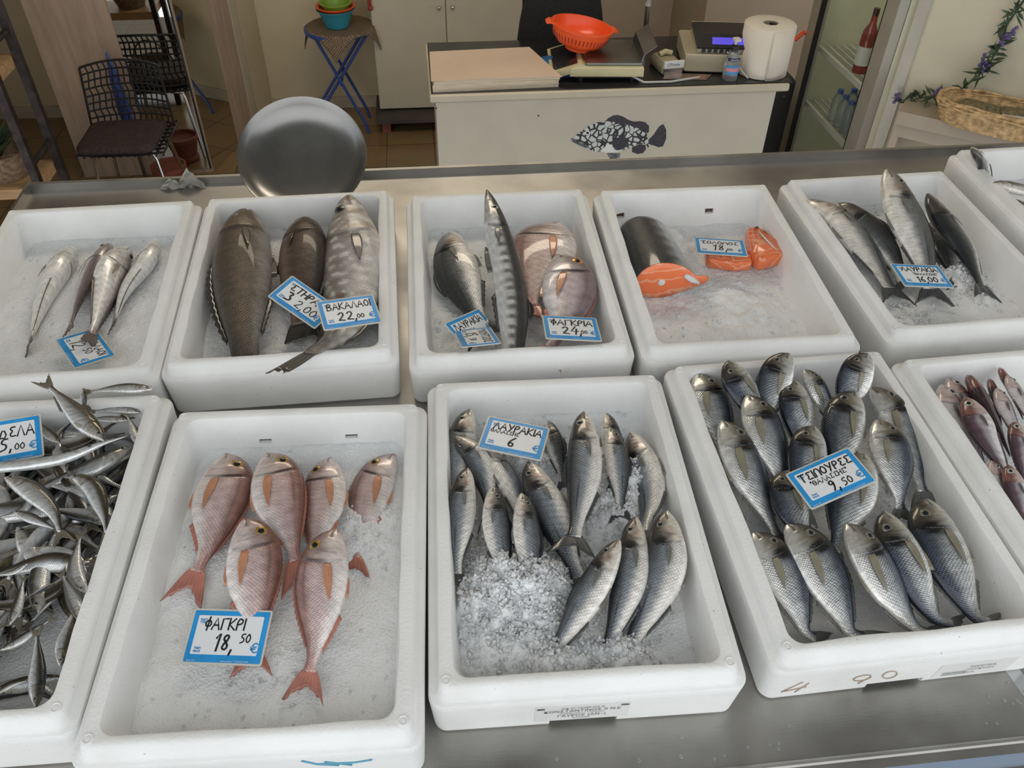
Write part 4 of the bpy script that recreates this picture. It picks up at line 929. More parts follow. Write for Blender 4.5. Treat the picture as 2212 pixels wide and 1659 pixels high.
def colour(sp, u, s, seed):
    n1 = noise2(u, s, seed, 28, 5); n2 = noise2(u, s, seed+5, 60, 11); n3 = noise2(u, s, seed+9, 12, 3)
    op = .27-.03*(s*1.1-.1)**2                       # gill cover edge
    head = 1-ss(-.012, .012, u-op); line = np.exp(-((u-op)/.008)**2)*(np.abs(s) < .8); a = (1-head)*ss(.95, .8, np.abs(s))
    mouth = np.exp(-((s+.10+u*2.0)/.10)**2)*(u < .085)
    if sp in ('bream', 'bream_dark'):
        dk = .75 if sp == 'bream' else .5
        c = lerp(rgb(.78,.78,.76), rgb(.50,.52,.53)*dk/.75, ss(-.85, -.25, s+.08*n1)); c = lerp(c, rgb(.12,.15,.20), ss(-.08, .55, s+.10*n3)); c = lerp(c, rgb(.04,.05,.075), ss(.5, .9, s))
        st = .5+.5*np.sin(s*26); c *= (1-.12*st*ss(-.5, .2, s))[..., None]
        hc = lerp(rgb(.66,.66,.63), rgb(.34,.32,.28), ss(-.6, .15, s+.25*n1)); hc = lerp(hc, rgb(.085,.08,.075), ss(-.05, .6, s+.3*n2)); hc = lerp(hc, rgb(.32,.26,.15), .35*np.exp(-((u-.17)/.05)**2-((s-.1+.3*n1)/.5)**2))
        c = lerp(c, hc, head)
        c = lerp(c, rgb(.015,.016,.022), np.clip(1.9*np.exp(-((u-.272)/.046)**2-((s-.22+.25*n2)/.42)**2), 0, .97))
        c = lerp(c, rgb(.10,.11,.12), .8*np.exp(-((s-.50+.35*(u-.3)**2)/.025)**2)*(u > .3))
    elif sp == 'porgy' or sp == 'porgy_grey':
        c = lerp(rgb(.80,.74,.72), rgb(.60,.47,.46), ss(-.75, -.05, s+.08*n1)); c = lerp(c, rgb(.37,.22,.20), ss(.15, .7, s+.08*n3)); c = lerp(c, rgb(.22,.10,.075), ss(.62, .98, s))
        c = lerp(c, rgb(.62,.30,.26), .5*ss(.8, 1, u))
        hc = lerp(rgb(.70,.62,.60), rgb(.44,.34,.32), ss(-.5, .25, s+.25*n1)); hc = lerp(hc, rgb(.22,.11,.085), ss(.3, .85, s+.2*n2)); c = lerp(c, hc, head)
        c = lerp(c, rgb(.35,.08,.05), .6*np.exp(-(u/.03)**2))
        c = lerp(c, rgb(.05,.03,.03), np.clip(.9*np.exp(-((u-op)/.011)**2)*ss(-.35, .1, s)*ss(.75, .5, s), 0, 1))
        c = lerp(c, rgb(.20,.10,.09), .65*np.exp(-((s-.58+.3*(u-.3)**2)/.028)**2)*(u > .28))
        if sp == 'porgy_grey':
            g = c.mean(-1, keepdims=True); c = c*.55+g*.45*np.array([.98, .97, 1.06]); c = lerp(c, rgb(.30,.24,.27), .5*ss(.2, .7, s)*(1-head))
    elif sp in ('bass', 'bass_big', 'bass_dark'):
        sd = {'bass': rgb(.29,.325,.36), 'bass_big': rgb(.24,.25,.255), 'bass_dark': rgb(.13,.145,.15)}[sp]
        c = lerp(rgb(.80,.78,.74), sd, ss(-.62, -.02, s+.07*n1)); c = lerp(c, sd*.45, ss(-.02, .5, s+.08*n3)); c = lerp(c, rgb(.03,.034,.042), ss(.45, .85, s))
        hc = lerp(rgb(.74,.70,.64), rgb(.33,.30,.26), ss(-.55, .0, s+.3*n1)); hc = lerp(hc, rgb(.085,.08,.075), ss(-.05, .55, s+.25*n2)); c = lerp(c, hc, head)
        c = lerp(c, rgb(.45,.20,.16), .35*np.exp(-((u-.17)/.03)**2-((s+.3)/.25)**2))
        c = lerp(c, rgb(.018,.02,.026), np.clip(1.6*np.exp(-((u-.250)/.034)**2-((s-.18+.25*n2)/.34)**2), 0, .95))
        c = lerp(c, rgb(.03,.035,.04), .85*np.exp(-((s-.36+.22*u)/.028)**2)*(u > .27))
    elif sp == 'hake':
        c = lerp(rgb(.80,.79,.76), rgb(.56,.53,.52), ss(-.3, .2, s+.15*n1)); c = lerp(c, rgb(.27,.22,.225), ss(.25, .7, s+.1*n3)); c = lerp(c, rgb(.13,.10,.105), ss(.7, 1, s))
        c = lerp(c, rgb(.24,.15,.11), .7*ss(.90, 1, u)); c = lerp(c, rgb(.52,.50,.48), head*.45); c = lerp(c, rgb(.30,.27,.24), .6*head*ss(.1, .5, n2)); a = a*.25
    elif sp == 'stout':
        c = lerp(rgb(.36,.34,.31), rgb(.14,.108,.08), ss(-.85, -.35, s+.1*n1)); c = lerp(c, rgb(.095,.078,.062), ss(.0, .8, s+.15*n3)); c = lerp(c, rgb(.19,.14,.10), .7*head*ss(-.6, .3, n1)); c = lerp(c, rgb(.06,.05,.042), .6*ss(.85, 1, u))
    elif sp == 'stout_dark':
        c = lerp(rgb(.20,.15,.12), rgb(.10,.066,.050), ss(-.7, -.1, s+.15*n1)); c = lerp(c, rgb(.045,.034,.03), ss(.1, .8, s+.15*n3)); c = lerp(c, rgb(.13,.082,.06), .7*head*ss(-.4, .4, n1)); a = a*.4
    elif sp == 'bigcod':
        c = lerp(rgb(.62,.60,.57), rgb(.36,.335,.31), ss(-.55, .15, s+.2*n1)); c = lerp(c, rgb(.19,.17,.155), ss(.35, .95, s+.12*n3)); c = lerp(c, rgb(.66,.65,.63), .85*ss(.15, .5, n2)*ss(.9, .5, np.abs(s))); c = lerp(c, rgb(.22,.14,.10), .8*ss(.2, .6, n3)*(1-head)*ss(.6, .2, np.abs(s)))
        c = lerp(c, rgb(.36,.28,.21), .7*head*ss(-.3, .5, n1)); c = lerp(c, rgb(.17,.13,.10), .8*ss(.78, 1, u)); a = a*.8
    elif sp == 'barracuda':
        bar = ss(-.15, .45, np.sin(u*118)+.1*n1)*np.exp(-((s+.08)/.32)**2)*ss(.26, .32, u)
        c = lerp(rgb(.66,.68,.68), rgb(.46,.48,.49), ss(-.6, 0, s)); c = lerp(c, rgb(.06,.065,.07), ss(.0, .3, s+.05*n1)); c = lerp(c, rgb(.04,.044,.05), .85*bar)
        hc = lerp(rgb(.50,.50,.48), rgb(.09,.085,.085), ss(-.35, .35, s+.2*n1)); hc = lerp(hc, rgb(.045,.045,.05), ss(.09, .0, u)); c = lerp(c, hc, 1-ss(.20, .24, u))
    elif sp == 'sardine':
        c = lerp(rgb(.74,.75,.75), rgb(.56,.58,.60), ss(-.6, 0, s+.05*n1)); c = lerp(c, rgb(.26,.24,.19), ss(.0, .3, s+.08*n1)); c = lerp(c, rgb(.13,.115,.09) if seed % 3 else rgb(.07,.085,.10), ss(.25, .6, s))
        c = lerp(c, rgb(.40,.33,.20), .45*head*ss(-.4, .5, n1)); c = lerp(c, rgb(.06,.07,.08), .7*np.exp(-((s-.42)/.07)**2)*ss(.5, .9, np.sin(u*75))*(u > .28))
    elif sp == 'garfish':
        c = lerp(rgb(.74,.76,.77), rgb(.60,.62,.63), ss(-.6, .1, s)); c = lerp(c, rgb(.06,.075,.085), ss(.3, .6, s)); c = lerp(c, rgb(.03,.03,.035), ss(.06, 0, u)); a = a*.2
    elif sp == 'whiting' or sp == 'whiting_pale':
        c = lerp(rgb(.70,.68,.68), rgb(.42,.39,.42), ss(-.5, .0, s+.1*n1)); c = lerp(c, rgb(.13,.085,.105), ss(.0, .5, s+.1*n3)); c = lerp(c, rgb(.055,.03,.04), ss(.55, 1, s))
        hc = lerp(rgb(.58,.48,.45), rgb(.20,.10,.09), ss(-.4, .4, s+.3*n1)); hc = lerp(hc, rgb(.40,.10,.09), .4*ss(.2, .6, n2)); c = lerp(c, hc, head); a = a*.25
        if sp == 'whiting_pale': c = lerp(c, rgb(.55,.50,.49), .5*ss(.6, .1, s))
    hm = head*(.15*n2+.10*noise2(u, s, seed+21, 95, 16)); c = c*(1+hm)[..., None]
    pre = np.exp(-((u-op+.075+.03*s)/.006)**2)*(np.abs(s+.1) < .55); c = lerp(c, c*.5, .6*pre)
    brow = np.exp(-((u-EYE_U.get(sp, .13))/.045)**2-((s-.35)/.28)**2); c = lerp(c, c*.55, .6*brow)
    c = lerp(c, c*.35, .75*line); c = lerp(c, rgb(.03,.028,.028), .75*mouth)
    c = c*(1+.22*n2*(1-head))[..., None]
    ex = 1.5 if sp == 'sardine' else 1.2 if sp[:5] in ('bream', 'bass', 'bass_', 'sardi') or sp == 'barracuda' else 1.12
    return np.clip(c, .004, .9)**ex, np.clip(a, 0, 1)
EYE_U = {'bream': .155, 'bream_dark': .155, 'porgy': .16, 'porgy_grey': .16, 'bass': .125, 'bass_big': .125, 'bass_dark': .125}
SCALE = {'bream': 350, 'porgy': 380, 'bass': 310, 'hake': 500, 'stout': 300, 'bigcod': 300, 'barracuda': 480, 'sardine': 460, 'garfish': 500, 'whiting': 420}
EYE = {'bream': (.155, .34, .040, 'iris_silver'), 'porgy': (.16, .42, .044, 'iris_yellow'), 'bass': (.125, .32, .026, 'iris_silver'), 'hake': (.10, .45, .022, 'iris_dark'), 'stout': (.10, .5, .018, 'iris_dark'),
       'bigcod': (.11, .30, .024, 'iris_dark'), 'barracuda': (.145, .18, .017, 'iris_white'), 'sardine': (.09, .15, .028, 'iris_silver'), 'garfish': (.20, .25, .013, 'iris_dark'), 'whiting': (.115, .30, .040, 'iris_white')}
FINC = {'bream': (rgb(.12,.125,.12), rgb(.26,.24,.17)), 'porgy': (rgb(.50,.20,.15), rgb(.58,.27,.15)), 'bass': (rgb(.05,.055,.06), rgb(.18,.18,.16)), 'hake': (rgb(.14,.10,.085), rgb(.34,.28,.20)), 'stout': (rgb(.035,.032,.03), rgb(.07,.06,.052)),
        'bigcod': (rgb(.09,.075,.065), rgb(.12,.11,.11)), 'barracuda': (rgb(.045,.045,.05), rgb(.10,.10,.10)), 'sardine': (rgb(.15,.135,.10), rgb(.26,.24,.18)), 'garfish': (rgb(.2,.2,.18), rgb(.3,.3,.28)), 'whiting': (rgb(.10,.07,.08), rgb(.13,.11,.11))}
def spline(pts, n=160):
    pts = np.asarray(pts, float)
    if len(pts) == 2: pts = np.array([pts[0], pts.mean(0), pts[1]])
    q = np.vstack([2*pts[0]-pts[1], pts, 2*pts[-1]-pts[-2]]); out = []
    for i in range(1, len(q)-2):
        for t in np.linspace(0, 1, 40, endpoint=False):
            a, b, c, d = q[i-1:i+3]; out.append(.5*((2*b)+(-a+c)*t+(2*a-5*b+4*c-d)*t*t+(-a+3*b-3*c+d)*t**3))
    out.append(pts[-1]); out = np.array(out); s = np.r_[0, np.cumsum(np.linalg.norm(np.diff(out, axis=0), axis=1))]
    # even out and soften the curve
    u = np.linspace(0, s[-1], n); o = np.stack([np.interp(u, s, out[:, k]) for k in range(3)], 1)
    for _ in range(6): o[1:-1] = o[1:-1]*.5+(o[:-2]+o[2:])*.25
    return o, s[-1]
DMF = {'bream': 1.36, 'porgy': 1.25, 'bass': 1.14, 'hake': 1.25, 'whiting': 1.42, 'stout': .82, 'bigcod': .80, 'barracuda': 1, 'sardine': 1.05, 'garfish': 1}
def fish(name, sp, pts, side, roll, label, group=None, dm=1, wm=1, eye=True, fins='tdapv', tail=.2, seed=0, res=(104, 46), iris=None, tailbend=0, table=True, mat_=None):
    fam = {'bream_dark': 'bream', 'porgy_grey': 'porgy', 'bass_big': 'bass', 'bass_dark': 'bass', 'stout_dark': 'stout', 'whiting_pale': 'whiting'}.get(sp, sp)
    dm = dm*DMF[fam]
    cur, L = spline(pts); cu = np.linspace(0, 1, len(cur)); tan = np.gradient(cur, axis=0); tan /= np.linalg.norm(tan, axis=1, keepdims=True)
    up = np.array([0, 0, 1.0]); tm = tan[len(tan)//2]; d0 = np.cross(up, tm)
    want = {'r': (1, 0, 0), 'l': (-1, 0, 0), 'u': (0, 1, 0), 'd': (0, -1, 0)}[side]; sg = 1 if d0 @ np.array(want) > 0 else -1
    def frame(u):
        u = np.asarray(u, float); uc = np.clip(u, 0, 1)
        c = np.stack([np.interp(uc, cu, cur[:, k]) for k in range(3)], -1); t = np.stack([np.interp(uc, cu, tan[:, k]) for k in range(3)], -1); t /= np.linalg.norm(t, axis=-1, keepdims=True)
        S = up-t*(t @ up)[..., None]; S /= np.linalg.norm(S, axis=-1, keepdims=True); D = np.cross(S, t)*sg
        # sign so that +D is the dorsal side
        D = np.where((D @ np.array(want))[..., None]*0+1 > 0, D, D)
        r = math.radians(roll); S2 = S*math.cos(r)+D*math.sin(r); D2 = D*math.cos(r)-S*math.sin(r)
        e = np.maximum(u-1, 0)[..., None]*L; c = c+t*e+D2*(e*e)*tailbend/max(L, 1e-6)
        return c, t, D2, S2
    _, _, Dm, _ = frame(np.array([.5]))
    if Dm[0] @ np.array(want) < 0: sg = -sg
    tpf, btf, thf = PROF[fam]
    T = lambda u: prof(tpf, np.clip(u, 0, 1))*L*dm
    B = lambda u: prof(btf, np.clip(u, 0, 1))*L*dm
    Wd = lambda u: prof(thf, np.clip(u, 0, 1))*L*wm
    nu, nt = res; us = np.r_[np.linspace(0, .3, int(nu*.45))**1.0, np.linspace(.3, 1, nu-int(nu*.45)+1)[1:]]; us[:6] = np.linspace(0, us[5], 6)**1.4/(us[5]**.4)
    th = np.linspace(0, 2*np.pi, nt, endpoint=False); U, TH = np.meshgrid(us, th, indexing='ij')
    s = np.cos(TH); t_, b_, w_ = T(U), B(U), Wd(U)
    op = .27-.03*(s*1.1-.1)**2; bul = 1+.05*(1-ss(0, .018, U-op))*ss(.1, .2, U)
    dv = (t_+b_)/2+(t_-b_)/2*s; lf = w_*np.sign(np.sin(TH))*np.abs(np.sin(TH))**.92*bul
    # sunken mouth line and a shallow crease behind the gill cover
    crease = .08*np.exp(-((U-op-.008)/.009)**2)*(np.abs(s) < .85); lf = lf*(1-crease-.18*np.exp(-((s+.10+U*2.0)/.10)**2)*(U < .085))
    c, t, D, S = frame(U); V = c+D*dv[..., None]+S*lf[..., None]
    idx = np.arange(nu*nt).reshape(nu, nt); nx = np.roll(idx, -1, 1)
    F = np.stack([idx[:-1], nx[:-1], nx[1:], idx[1:]], -1).reshape(-1, 4).tolist(); F.append(idx[0][::-1].tolist()); F.append(idx[-1].tolist())
    if sg > 0: F = [f[::-1] for f in F]
    col, al = colour(sp, U, s, seed+1)
    K = SCALE[fam]*(1 if L > .1 else .1/max(L, .03)); arc = np.where(np.sin(TH) >= 0, TH, 2*np.pi-TH)/np.pi*np.maximum(t_-b_, 1e-4)*1.05
    a1, a2 = U*L*K, arc*K; fuv = np.stack([(a1+a2)*.7071, (a1-a2)*.7071, 0*a1], -1)
    vz = V.reshape(-1, 3); base = T2W([cur[len(cur)//2]-np.array([0, 0, float(Wd(np.array(.45)))])])[0]
    m = mat_ or (M['sardine'] if fam in ('sardine', 'garfish') else M['silver'] if fam == 'bream' else M['skin_fine'] if fam in ('hake', 'whiting') else M['skin_rough'] if fam in ('stout', 'bigcod') else M['skin'])
    o = mesh_obj(name, T2W(vz), F, m, None, True, base, None, {'Col': ('FLOAT_COLOR', np.concatenate([col, al[..., None]], -1)), 'fuv': ('FLOAT_VECTOR', fuv)})
    tag(o, label, 'fish', group)
    fc, pc = FINC[fam]
    def fin(nm, gu, gd, gl, c0, c1, th_=.0006, ray=None):
        gu, gd, gl = (np.asarray(a, float) for a in (gu, gd, gl)); a, b = gu.shape; c, t, D, S = frame(gu)
        top = c+D*gd[..., None]+S*(gl+th_)[..., None]; bot = c+D*gd[..., None]+S*(gl-th_)[..., None]; n = a*b
        i = np.arange(n).reshape(a, b); f = [q for q in np.stack([i[:-1, :-1], i[1:, :-1], i[1:, 1:], i[:-1, 1:]], -1).reshape(-1, 4).tolist()]
        f2 = [[x+n for x in q[::-1]] for q in f]; rim = np.r_[i[0, :], i[1:, -1], i[-1, -2::-1], i[-2:0:-1, 0]].tolist(); f3 = [[rim[k], rim[(k+1) % len(rim)], rim[(k+1) % len(rim)]+n, rim[k]+n] for k in range(len(rim))]
        I = np.linspace(0, 1, a)[:, None]+0*gu; J = np.linspace(0, 1, b)[None, :]+0*gu; st = .86+.2*(np.arange(b) % 2)[None, :]
        cc = lerp(c0, c1, I)*st[..., None]; cc = np.concatenate([cc, np.zeros((a, b, 1))], -1); cc = np.concatenate([cc.reshape(-1, 4)]*2)
        mesh_obj(nm, T2W(np.concatenate([top.reshape(-1, 3), bot.reshape(-1, 3)])), f+f2+f3, M['fin'], o, True, None, None, {'Col': ('FLOAT_COLOR', np.clip(cc, 0.003, 1)), 'fuv': ('FLOAT_VECTOR', np.zeros((2*n, 3)))})
    rg = np.random.default_rng(seed+3)
    if 't' in fins:
        a, b = 7, 17; I = np.linspace(0, 1, a)[:, None]; J = np.linspace(-1, 1, b)[None, :]; fork = {'stout': .05, 'hake': .12, 'bigcod': .12}.get(fam, .5)
        ln = tail*(1-fork*(1-np.abs(J)**1.3))*(1+.04*rg.normal(size=(1, b))); gu = .985+ln*I; h1 = float(T(np.array(1.0)))
        sprd = {'stout': .10, 'hake': .07, 'sardine': .095, 'garfish': .03, 'bigcod': .035}.get(fam, .145); gd = J*(h1*(1-I)+(sprd*L)*I**.85); fin('tail_fin', gu, gd, .0008*np.sin(J*9+I*3)*I*L/.2, fc*1.2, fc*.8, .0007)
    if 'd' in fins and fam != 'garfish':
        u0, u1, hh = {'bass': (.34, .60, .030), 'hake': (.36, .9, .02), 'whiting': (.38, .9, .02), 'sardine': (.42, .55, .04), 'barracuda': (.66, .76, .03), 'stout': (.36, .88, .035), 'bigcod': (.34, .86, .03)}.get(fam, (.30, .82, .020))
        b = 25; J = np.linspace(0, 1, b)[None, :]; I = np.linspace(0, 1, 3)[:, None]; ub = u0+(u1-u0)*J; sp_ = 1-.35*(np.arange(b) % 2)[None, :]; hgt = hh*L*np.sin(np.pi*np.clip(J*.85+.12, 0, 1))**.6*sp_
        fin('dorsal_fin', ub+I*.035, T(ub)*.95+I*hgt, 0*I+0*J, fc*.8, fc*.6, .0006)
    if 'a' in fins and fam != 'garfish':
        u0, u1, hh = (.62, .84, .024) if fam not in ('hake', 'whiting') else (.45, .9, .02)
        b = 13; J = np.linspace(0, 1, b)[None, :]; I = np.linspace(0, 1, 3)[:, None]; ub = u0+(u1-u0)*J
        fin('anal_fin', ub+I*.04, B(ub)*.95-I*hh*L*(1-.6*J)*(1-.25*(np.arange(b) % 2)[None, :]), 0*I+0*J, fc*1.1, fc*.9, .0006)
    if 'v' in fins and fam not in ('garfish', 'hake', 'sardine', 'whiting'):
        b = 7; J = np.linspace(-1, 1, b)[None, :]; I = np.linspace(0, 1, 5)[:, None]; ub = .36+I*.15+.012*J*(1-I)
        fin('pelvic_fin', ub, B(np.array(.38))*.93-I*.02*L+J*.02*L*np.sin(np.pi*np.clip(.25+.6*I, 0, 1)), .01*L*I+0*J, pc*1.1, pc*.8, .0006)
    if 'p' in fins and fam != 'garfish':
        ln = {'bream': .27, 'porgy': .27, 'bass': .14, 'hake': .14, 'stout': .14, 'bigcod': .17, 'barracuda': .10, 'sardine': .1, 'whiting': .15}[fam]; sc = {'bass': -.18, 'hake': -.1, 'stout': -.2, 'barracuda': -.15, 'whiting': -.1, 'sardine': -.75}.get(fam, -.30)
        b = 7; J = np.linspace(-1, 1, b)[None, :]; I = np.linspace(0, 1, 11)[:, None]; wv = ln*.135*np.sin(np.pi*np.clip(.12+.86*I, 0, 1)**.8)**.8*(1-.45*I)
        gu = .285+I*ln+0*J; ang = .12; hh = (T(gu)-B(gu))/2; mid = (T(gu)+B(gu))/2; dv_ = mid+sc*hh-ang*I*ln*L+J*wv*L; sv = np.clip((dv_-mid)/hh, -.97, .97)
        fin('pectoral_fin', gu, dv_, Wd(gu)*np.sqrt(1-sv**2)**.92*1.02+.0012+.010*L*np.sin(np.pi*.5*I), pc, pc*.75, .0005)
    if eye:
        ue, se, re, ir = EYE[fam]; ir = iris or ir
        for hemi in ((1,) if abs(roll) < 35 else (1, -1)):
            u = np.array(ue); mid = float((T(u)+B(u))/2); hh = float((T(u)-B(u))/2); w = float(Wd(u))*math.sqrt(1-se*se)*hemi; c, t, D, S = frame(u)
            p = c+D*(mid+se*hh)+S*w; nrm = S*hemi*.92+D*.30*se; nrm /= np.linalg.norm(nrm); x = t-nrm*(t @ nrm); x /= np.linalg.norm(x); y = np.cross(nrm, x); r_ = re*L
            def dome(rr, h, off, m_, n=20): 
                g = G(); rs = [[tuple(p+nrm*(off+h*math.cos(q))+(x*math.cos(a)+y*math.sin(a))*rr*math.sin(q)) for a in np.linspace(0, 2*np.pi, n, endpoint=False)] for q in np.linspace(math.pi*.62, .06, 7)]
                g.loft(rs, True, True); return g
            e = gobj('eye', dome(r_, r_*.30, -r_*.06, None), M[ir], o, True, table=True); gobj('pupil', dome(r_*.60, r_*.20, r_*.10, None), M['pupil'], e, True, table=True)
    return o
NFI = [0]
def F_(name, sp, pix, side, z, roll, label, **k):
    NFI[0] += 1; zs = np.interp(np.linspace(0, 1, len(pix)), np.linspace(0, 1, len(z)), z)
    pts = [tp(a, b, h) for (a, b), h in zip(pix, zs)]
    return fish(name, sp, pts, side, roll, label, seed=NFI[0]*17, **k)
# --- hake box
F_('hake', 'hake', [(161,536),(128,585),(93,650),(66,735)], 'l', (.055,.052,.047), 62, 'hake at the left end of its box, white belly up, tail towards the corner', group='hake on ice', tail=.14, wm=1.1, tailbend=.25)
F_('hake', 'hake', [(238,527),(207,574),(172,644),(152,702)], 'r', (.068,.062,.058), -42, 'dark-backed hake second from left, purple-grey side up', group='hake on ice', tail=.10)
F_('hake', 'hake', [(278,536),(247,580),(221,650),(200,722)], 'r', (.064,.062,.064), 55, 'hake third from left with its tail lying over the price card', group='hake on ice', tail=.13, wm=1.1)
F_('hake', 'hake', [(340,520),(312,572),(270,630),(247,694)], 'l', (.06,.056,.05), 50, 'hake at the right end of the hake box, head grey and belly white', group='hake on ice', tail=.10)
# --- brown fish box
F_('brown_fish', 'stout', [(537,464),(524,570),(524,686),(531,776)], 'l', (.085,.082,.072), -4, 'big brown fish lying full length at the left of its box', dm=.86, tail=.12, eye=False)
F_('brown_fish', 'stout_dark', [(660,477),(656,560),(653,650),(651,700)], 'r', (.085,.078,.066), -14, 'smaller dark brown fish under the tilted price card in the middle', dm=1.05, tail=.14, eye=False)
F_('grey_fish', 'bigcod', [(756,430),(760,530),(756,641),(735,722),(668,764)], 'l', (.115,.085,.070,.080,.114), 12, 'large mottled grey fish whose tail curls over the front rim', dm=.86, wm=.7, tail=.20, res=(100, 44))
# --- barracuda box
F_('sea_bass', 'bass_dark', [(970,503),(980,567),(1010,641),(1040,705)], 'l', (.07,.068,.066,.06), 20, 'dark-backed sea bass at the left of the barracuda', dm=1.12, tail=.16, eye=False)
F_('barracuda', 'barracuda', [(1053.5,411),(1073,493),(1098,597),(1108,685),(1107,768)], 'r', (.16,.135,.105,.088,.08), 0, 'long barracuda with dark bars, snout rising over the rear rim', dm=1.06, tail=.08, fins='dapv', res=(110, 40))
F_('pink_porgy', 'porgy', [(1205,482),(1180,535),(1158,597),(1145,660)], 'l', (.075,.07,.06), 8, 'reddish porgy behind the pale one, head at the rear', dm=1.18, tail=.2, eye=False)
F_('pink_porgy', 'porgy_grey', [(1205,552),(1226,615),(1220,690),(1190,752)], 'r', (.10,.092,.085,.075), 4, 'pale pinkish porgy with an orange eye in front of the reddish one', dm=.92, tail=.2, iris='iris_orange')
# --- big bass box
g5 = 'large sea bass in the rear right box'
F_('sea_bass', 'bass_big', [(2012,480),(2040,545),(2066,605)], 'l', (.05,.05,.048), 0, 'grey sea bass mostly hidden beneath the two right-hand ones', group=g5, eye=False, fins='t')
F_('sea_bass', 'bass_big', [(1746,433),(1820,480),(1873,545),(1922,622)], 'r', (.10,.085,.07,.055), 12, 'large sea bass at the left wall of its box, pinkish belly outward', group=g5, dm=1.15, tail=.17, eye=False)
F_('sea_bass', 'bass_dark', [(1810,440),(1868,492),(1921,548),(1952,604)], 'r', (.10,.085,.072,.055), -42, 'dark sea bass second from left, seen from its back', group=g5, tail=.16, eye=False)
F_('sea_bass', 'bass_big', [(1916,367),(1945,445),(1984,530),(2010,625)], 'r', (.17,.13,.095,.062), 6, 'large sea bass leaning with its head up on the rear rim', group=g5, dm=1.1, tail=.15)
F_('sea_bass', 'bass_dark', [(2003,419),(2040,481),(2084,541),(2120,616)], 'l', (.125,.10,.078,.058), -18, 'dark sea bass at the right wall with its tail sunk in ice', group=g5, tail=.17, eye=False)
# --- far right rear box
F_('sea_bass', 'bass_big', [(2099,321),(2120,352),(2142,402)], 'r', (.175,.13,.09), 25, 'pale-bellied fish poking its snout up in the far right rear box', fins='dap', dm=1.1)
F_('sea_bass', 'bass_big', [(2144,396),(2200,408),(2280,425)], 'u', (.12,.11,.10), 0, 'fish in the far right rear box with its snout pointing left', fins='dap')
F_('sea_bass', 'bass_dark', [(2170,428),(2215,450),(2280,480)], 'u', (.09,.085,.08), 0, 'dark fish lowest in the far right rear box', fins='dap', eye=False)
# --- six pink porgies
g6 = 'pink porgies in the front box'
F_('pink_porgy', 'porgy', [(490,981),(476,1077),(452,1173),(424,1235)], 'r', (.08,.076,.07,.062), 4, 'pink porgy rear left with its red tail spread on the ice', group=g6, dm=.92, tail=.26)
F_('pink_porgy', 'porgy', [(714,990),(703,1077),(685,1159),(668,1215)], 'l', (.074,.07,.064), 8, 'pink porgy third along the rear row, behind the front right one', group=g6, dm=.82)
F_('pink_porgy', 'porgy', [(852,982),(806,1055),(780,1135),(767,1205)], 'l', (.060,.054,.050), 6, 'pink porgy at the right, half sunk in the ice', group=g6, dm=.78, wm=.8)
F_('pink_porgy', 'porgy', [(578,980),(600,1070),(627,1159),(638,1212)], 'r', (.09,.086,.078,.07), 3, 'plump pink porgy second along the rear row', group=g6, dm=.9, tail=.28)
F_('pink_porgy', 'porgy', [(529,1120),(545,1215),(549,1308),(545,1405)], 'r', (.108,.09,.076,.06), 4, 'pink porgy front left, its tail under the price card', group=g6, dm=.90)
F_('pink_porgy', 'porgy', [(726,1143),(697,1260),(684,1380),(668,1452)], 'l', (.112,.092,.074,.062), 5, 'reddish-brown pink porgy in front with a red tail', group=g6, dm=.85, tail=.21)
# --- sea bass in ice
g3 = 'sea bass in crushed ice'
def B3(pix, side, z, roll, label, sp='bass', **k): return F_('sea_bass', sp, pix, side, z, roll, label, group=g3, **k)
B3([(1014,885),(995,955),(978,1043),(970,1110)], 'l', (.085,.07,.06), 0, 'sea bass at the rear left corner of the ice-filled box')
B3([(1184,911),(1203,971),(1216,1040)], 'r', (.075,.07,.055), -20, 'dark sea bass right behind the price card, coated in ice', sp='bass_dark', eye=False)
B3([(1310,893),(1322,950),(1330,1040)], 'r', (.078,.07,.06), 0, 'sea bass behind the long one, only its head showing at the rear')
B3([(1319,924),(1335,1007),(1341,1100)], 'r', (.084,.076,.06), 5, 'sea bass right of the long one with pink at its mouth')
B3([(1362,935),(1398,1033),(1405,1090),(1385,1150)], 'l', (.062,.06,.062,.07), 40, 'sea bass at the right, belly up and crusted with ice', eye=False)
B3([(1047,965),(1090,1025),(1118,1090),(1130,1150)], 'r', (.08,.074,.066), 32, 'sea bass below the price card with its pale belly showing', eye=False)
B3([(983,945),(1025,985),(1050,1045),(1058,1110)], 'l', (.092,.084,.07), 15, 'sea bass second in the left column, belly to the right')
B3([(1009,1012),(997,1085),(988,1180),(985,1240)], 'l', (.10,.086,.068), 0, 'sea bass third down the left wall with a bright round eye')
B3([(1140,998),(1178,1085),(1219,1173),(1250,1248)], 'l', (.09,.082,.072,.064), 10, 'sea bass slanting down the middle of the ice-filled box')
B3([(1066,1050),(1070,1115),(1084,1204),(1092,1270)], 'r', (.108,.09,.066), 0, 'sea bass with a blackish gill cover, second in the buried row')
B3([(1128,1066),(1137,1140),(1147,1224),(1152,1290)], 'r', (.112,.094,.066), 10, 'sea bass with an open mouth, rightmost in the buried row')
B3([(1260,891),(1262,1007),(1248,1115),(1240,1160)], 'l', (.11,.10,.096,.10), 4, 'long sea bass lying on top with its dark tail spread', dm=.86, tail=.17)
B3([(1372,1117),(1364,1230),(1338,1325),(1308,1412)], 'l', (.095,.082,.064,.042), 8, 'middle one of the three sea bass in front', dm=.9, fins='dapv')
B3([(1438,1104),(1436,1214),(1402,1310),(1358,1402)], 'l', (.105,.088,.066,.042), 12, 'right-hand one of the three sea bass in front, red at its gills', dm=1.12, fins='dapv')
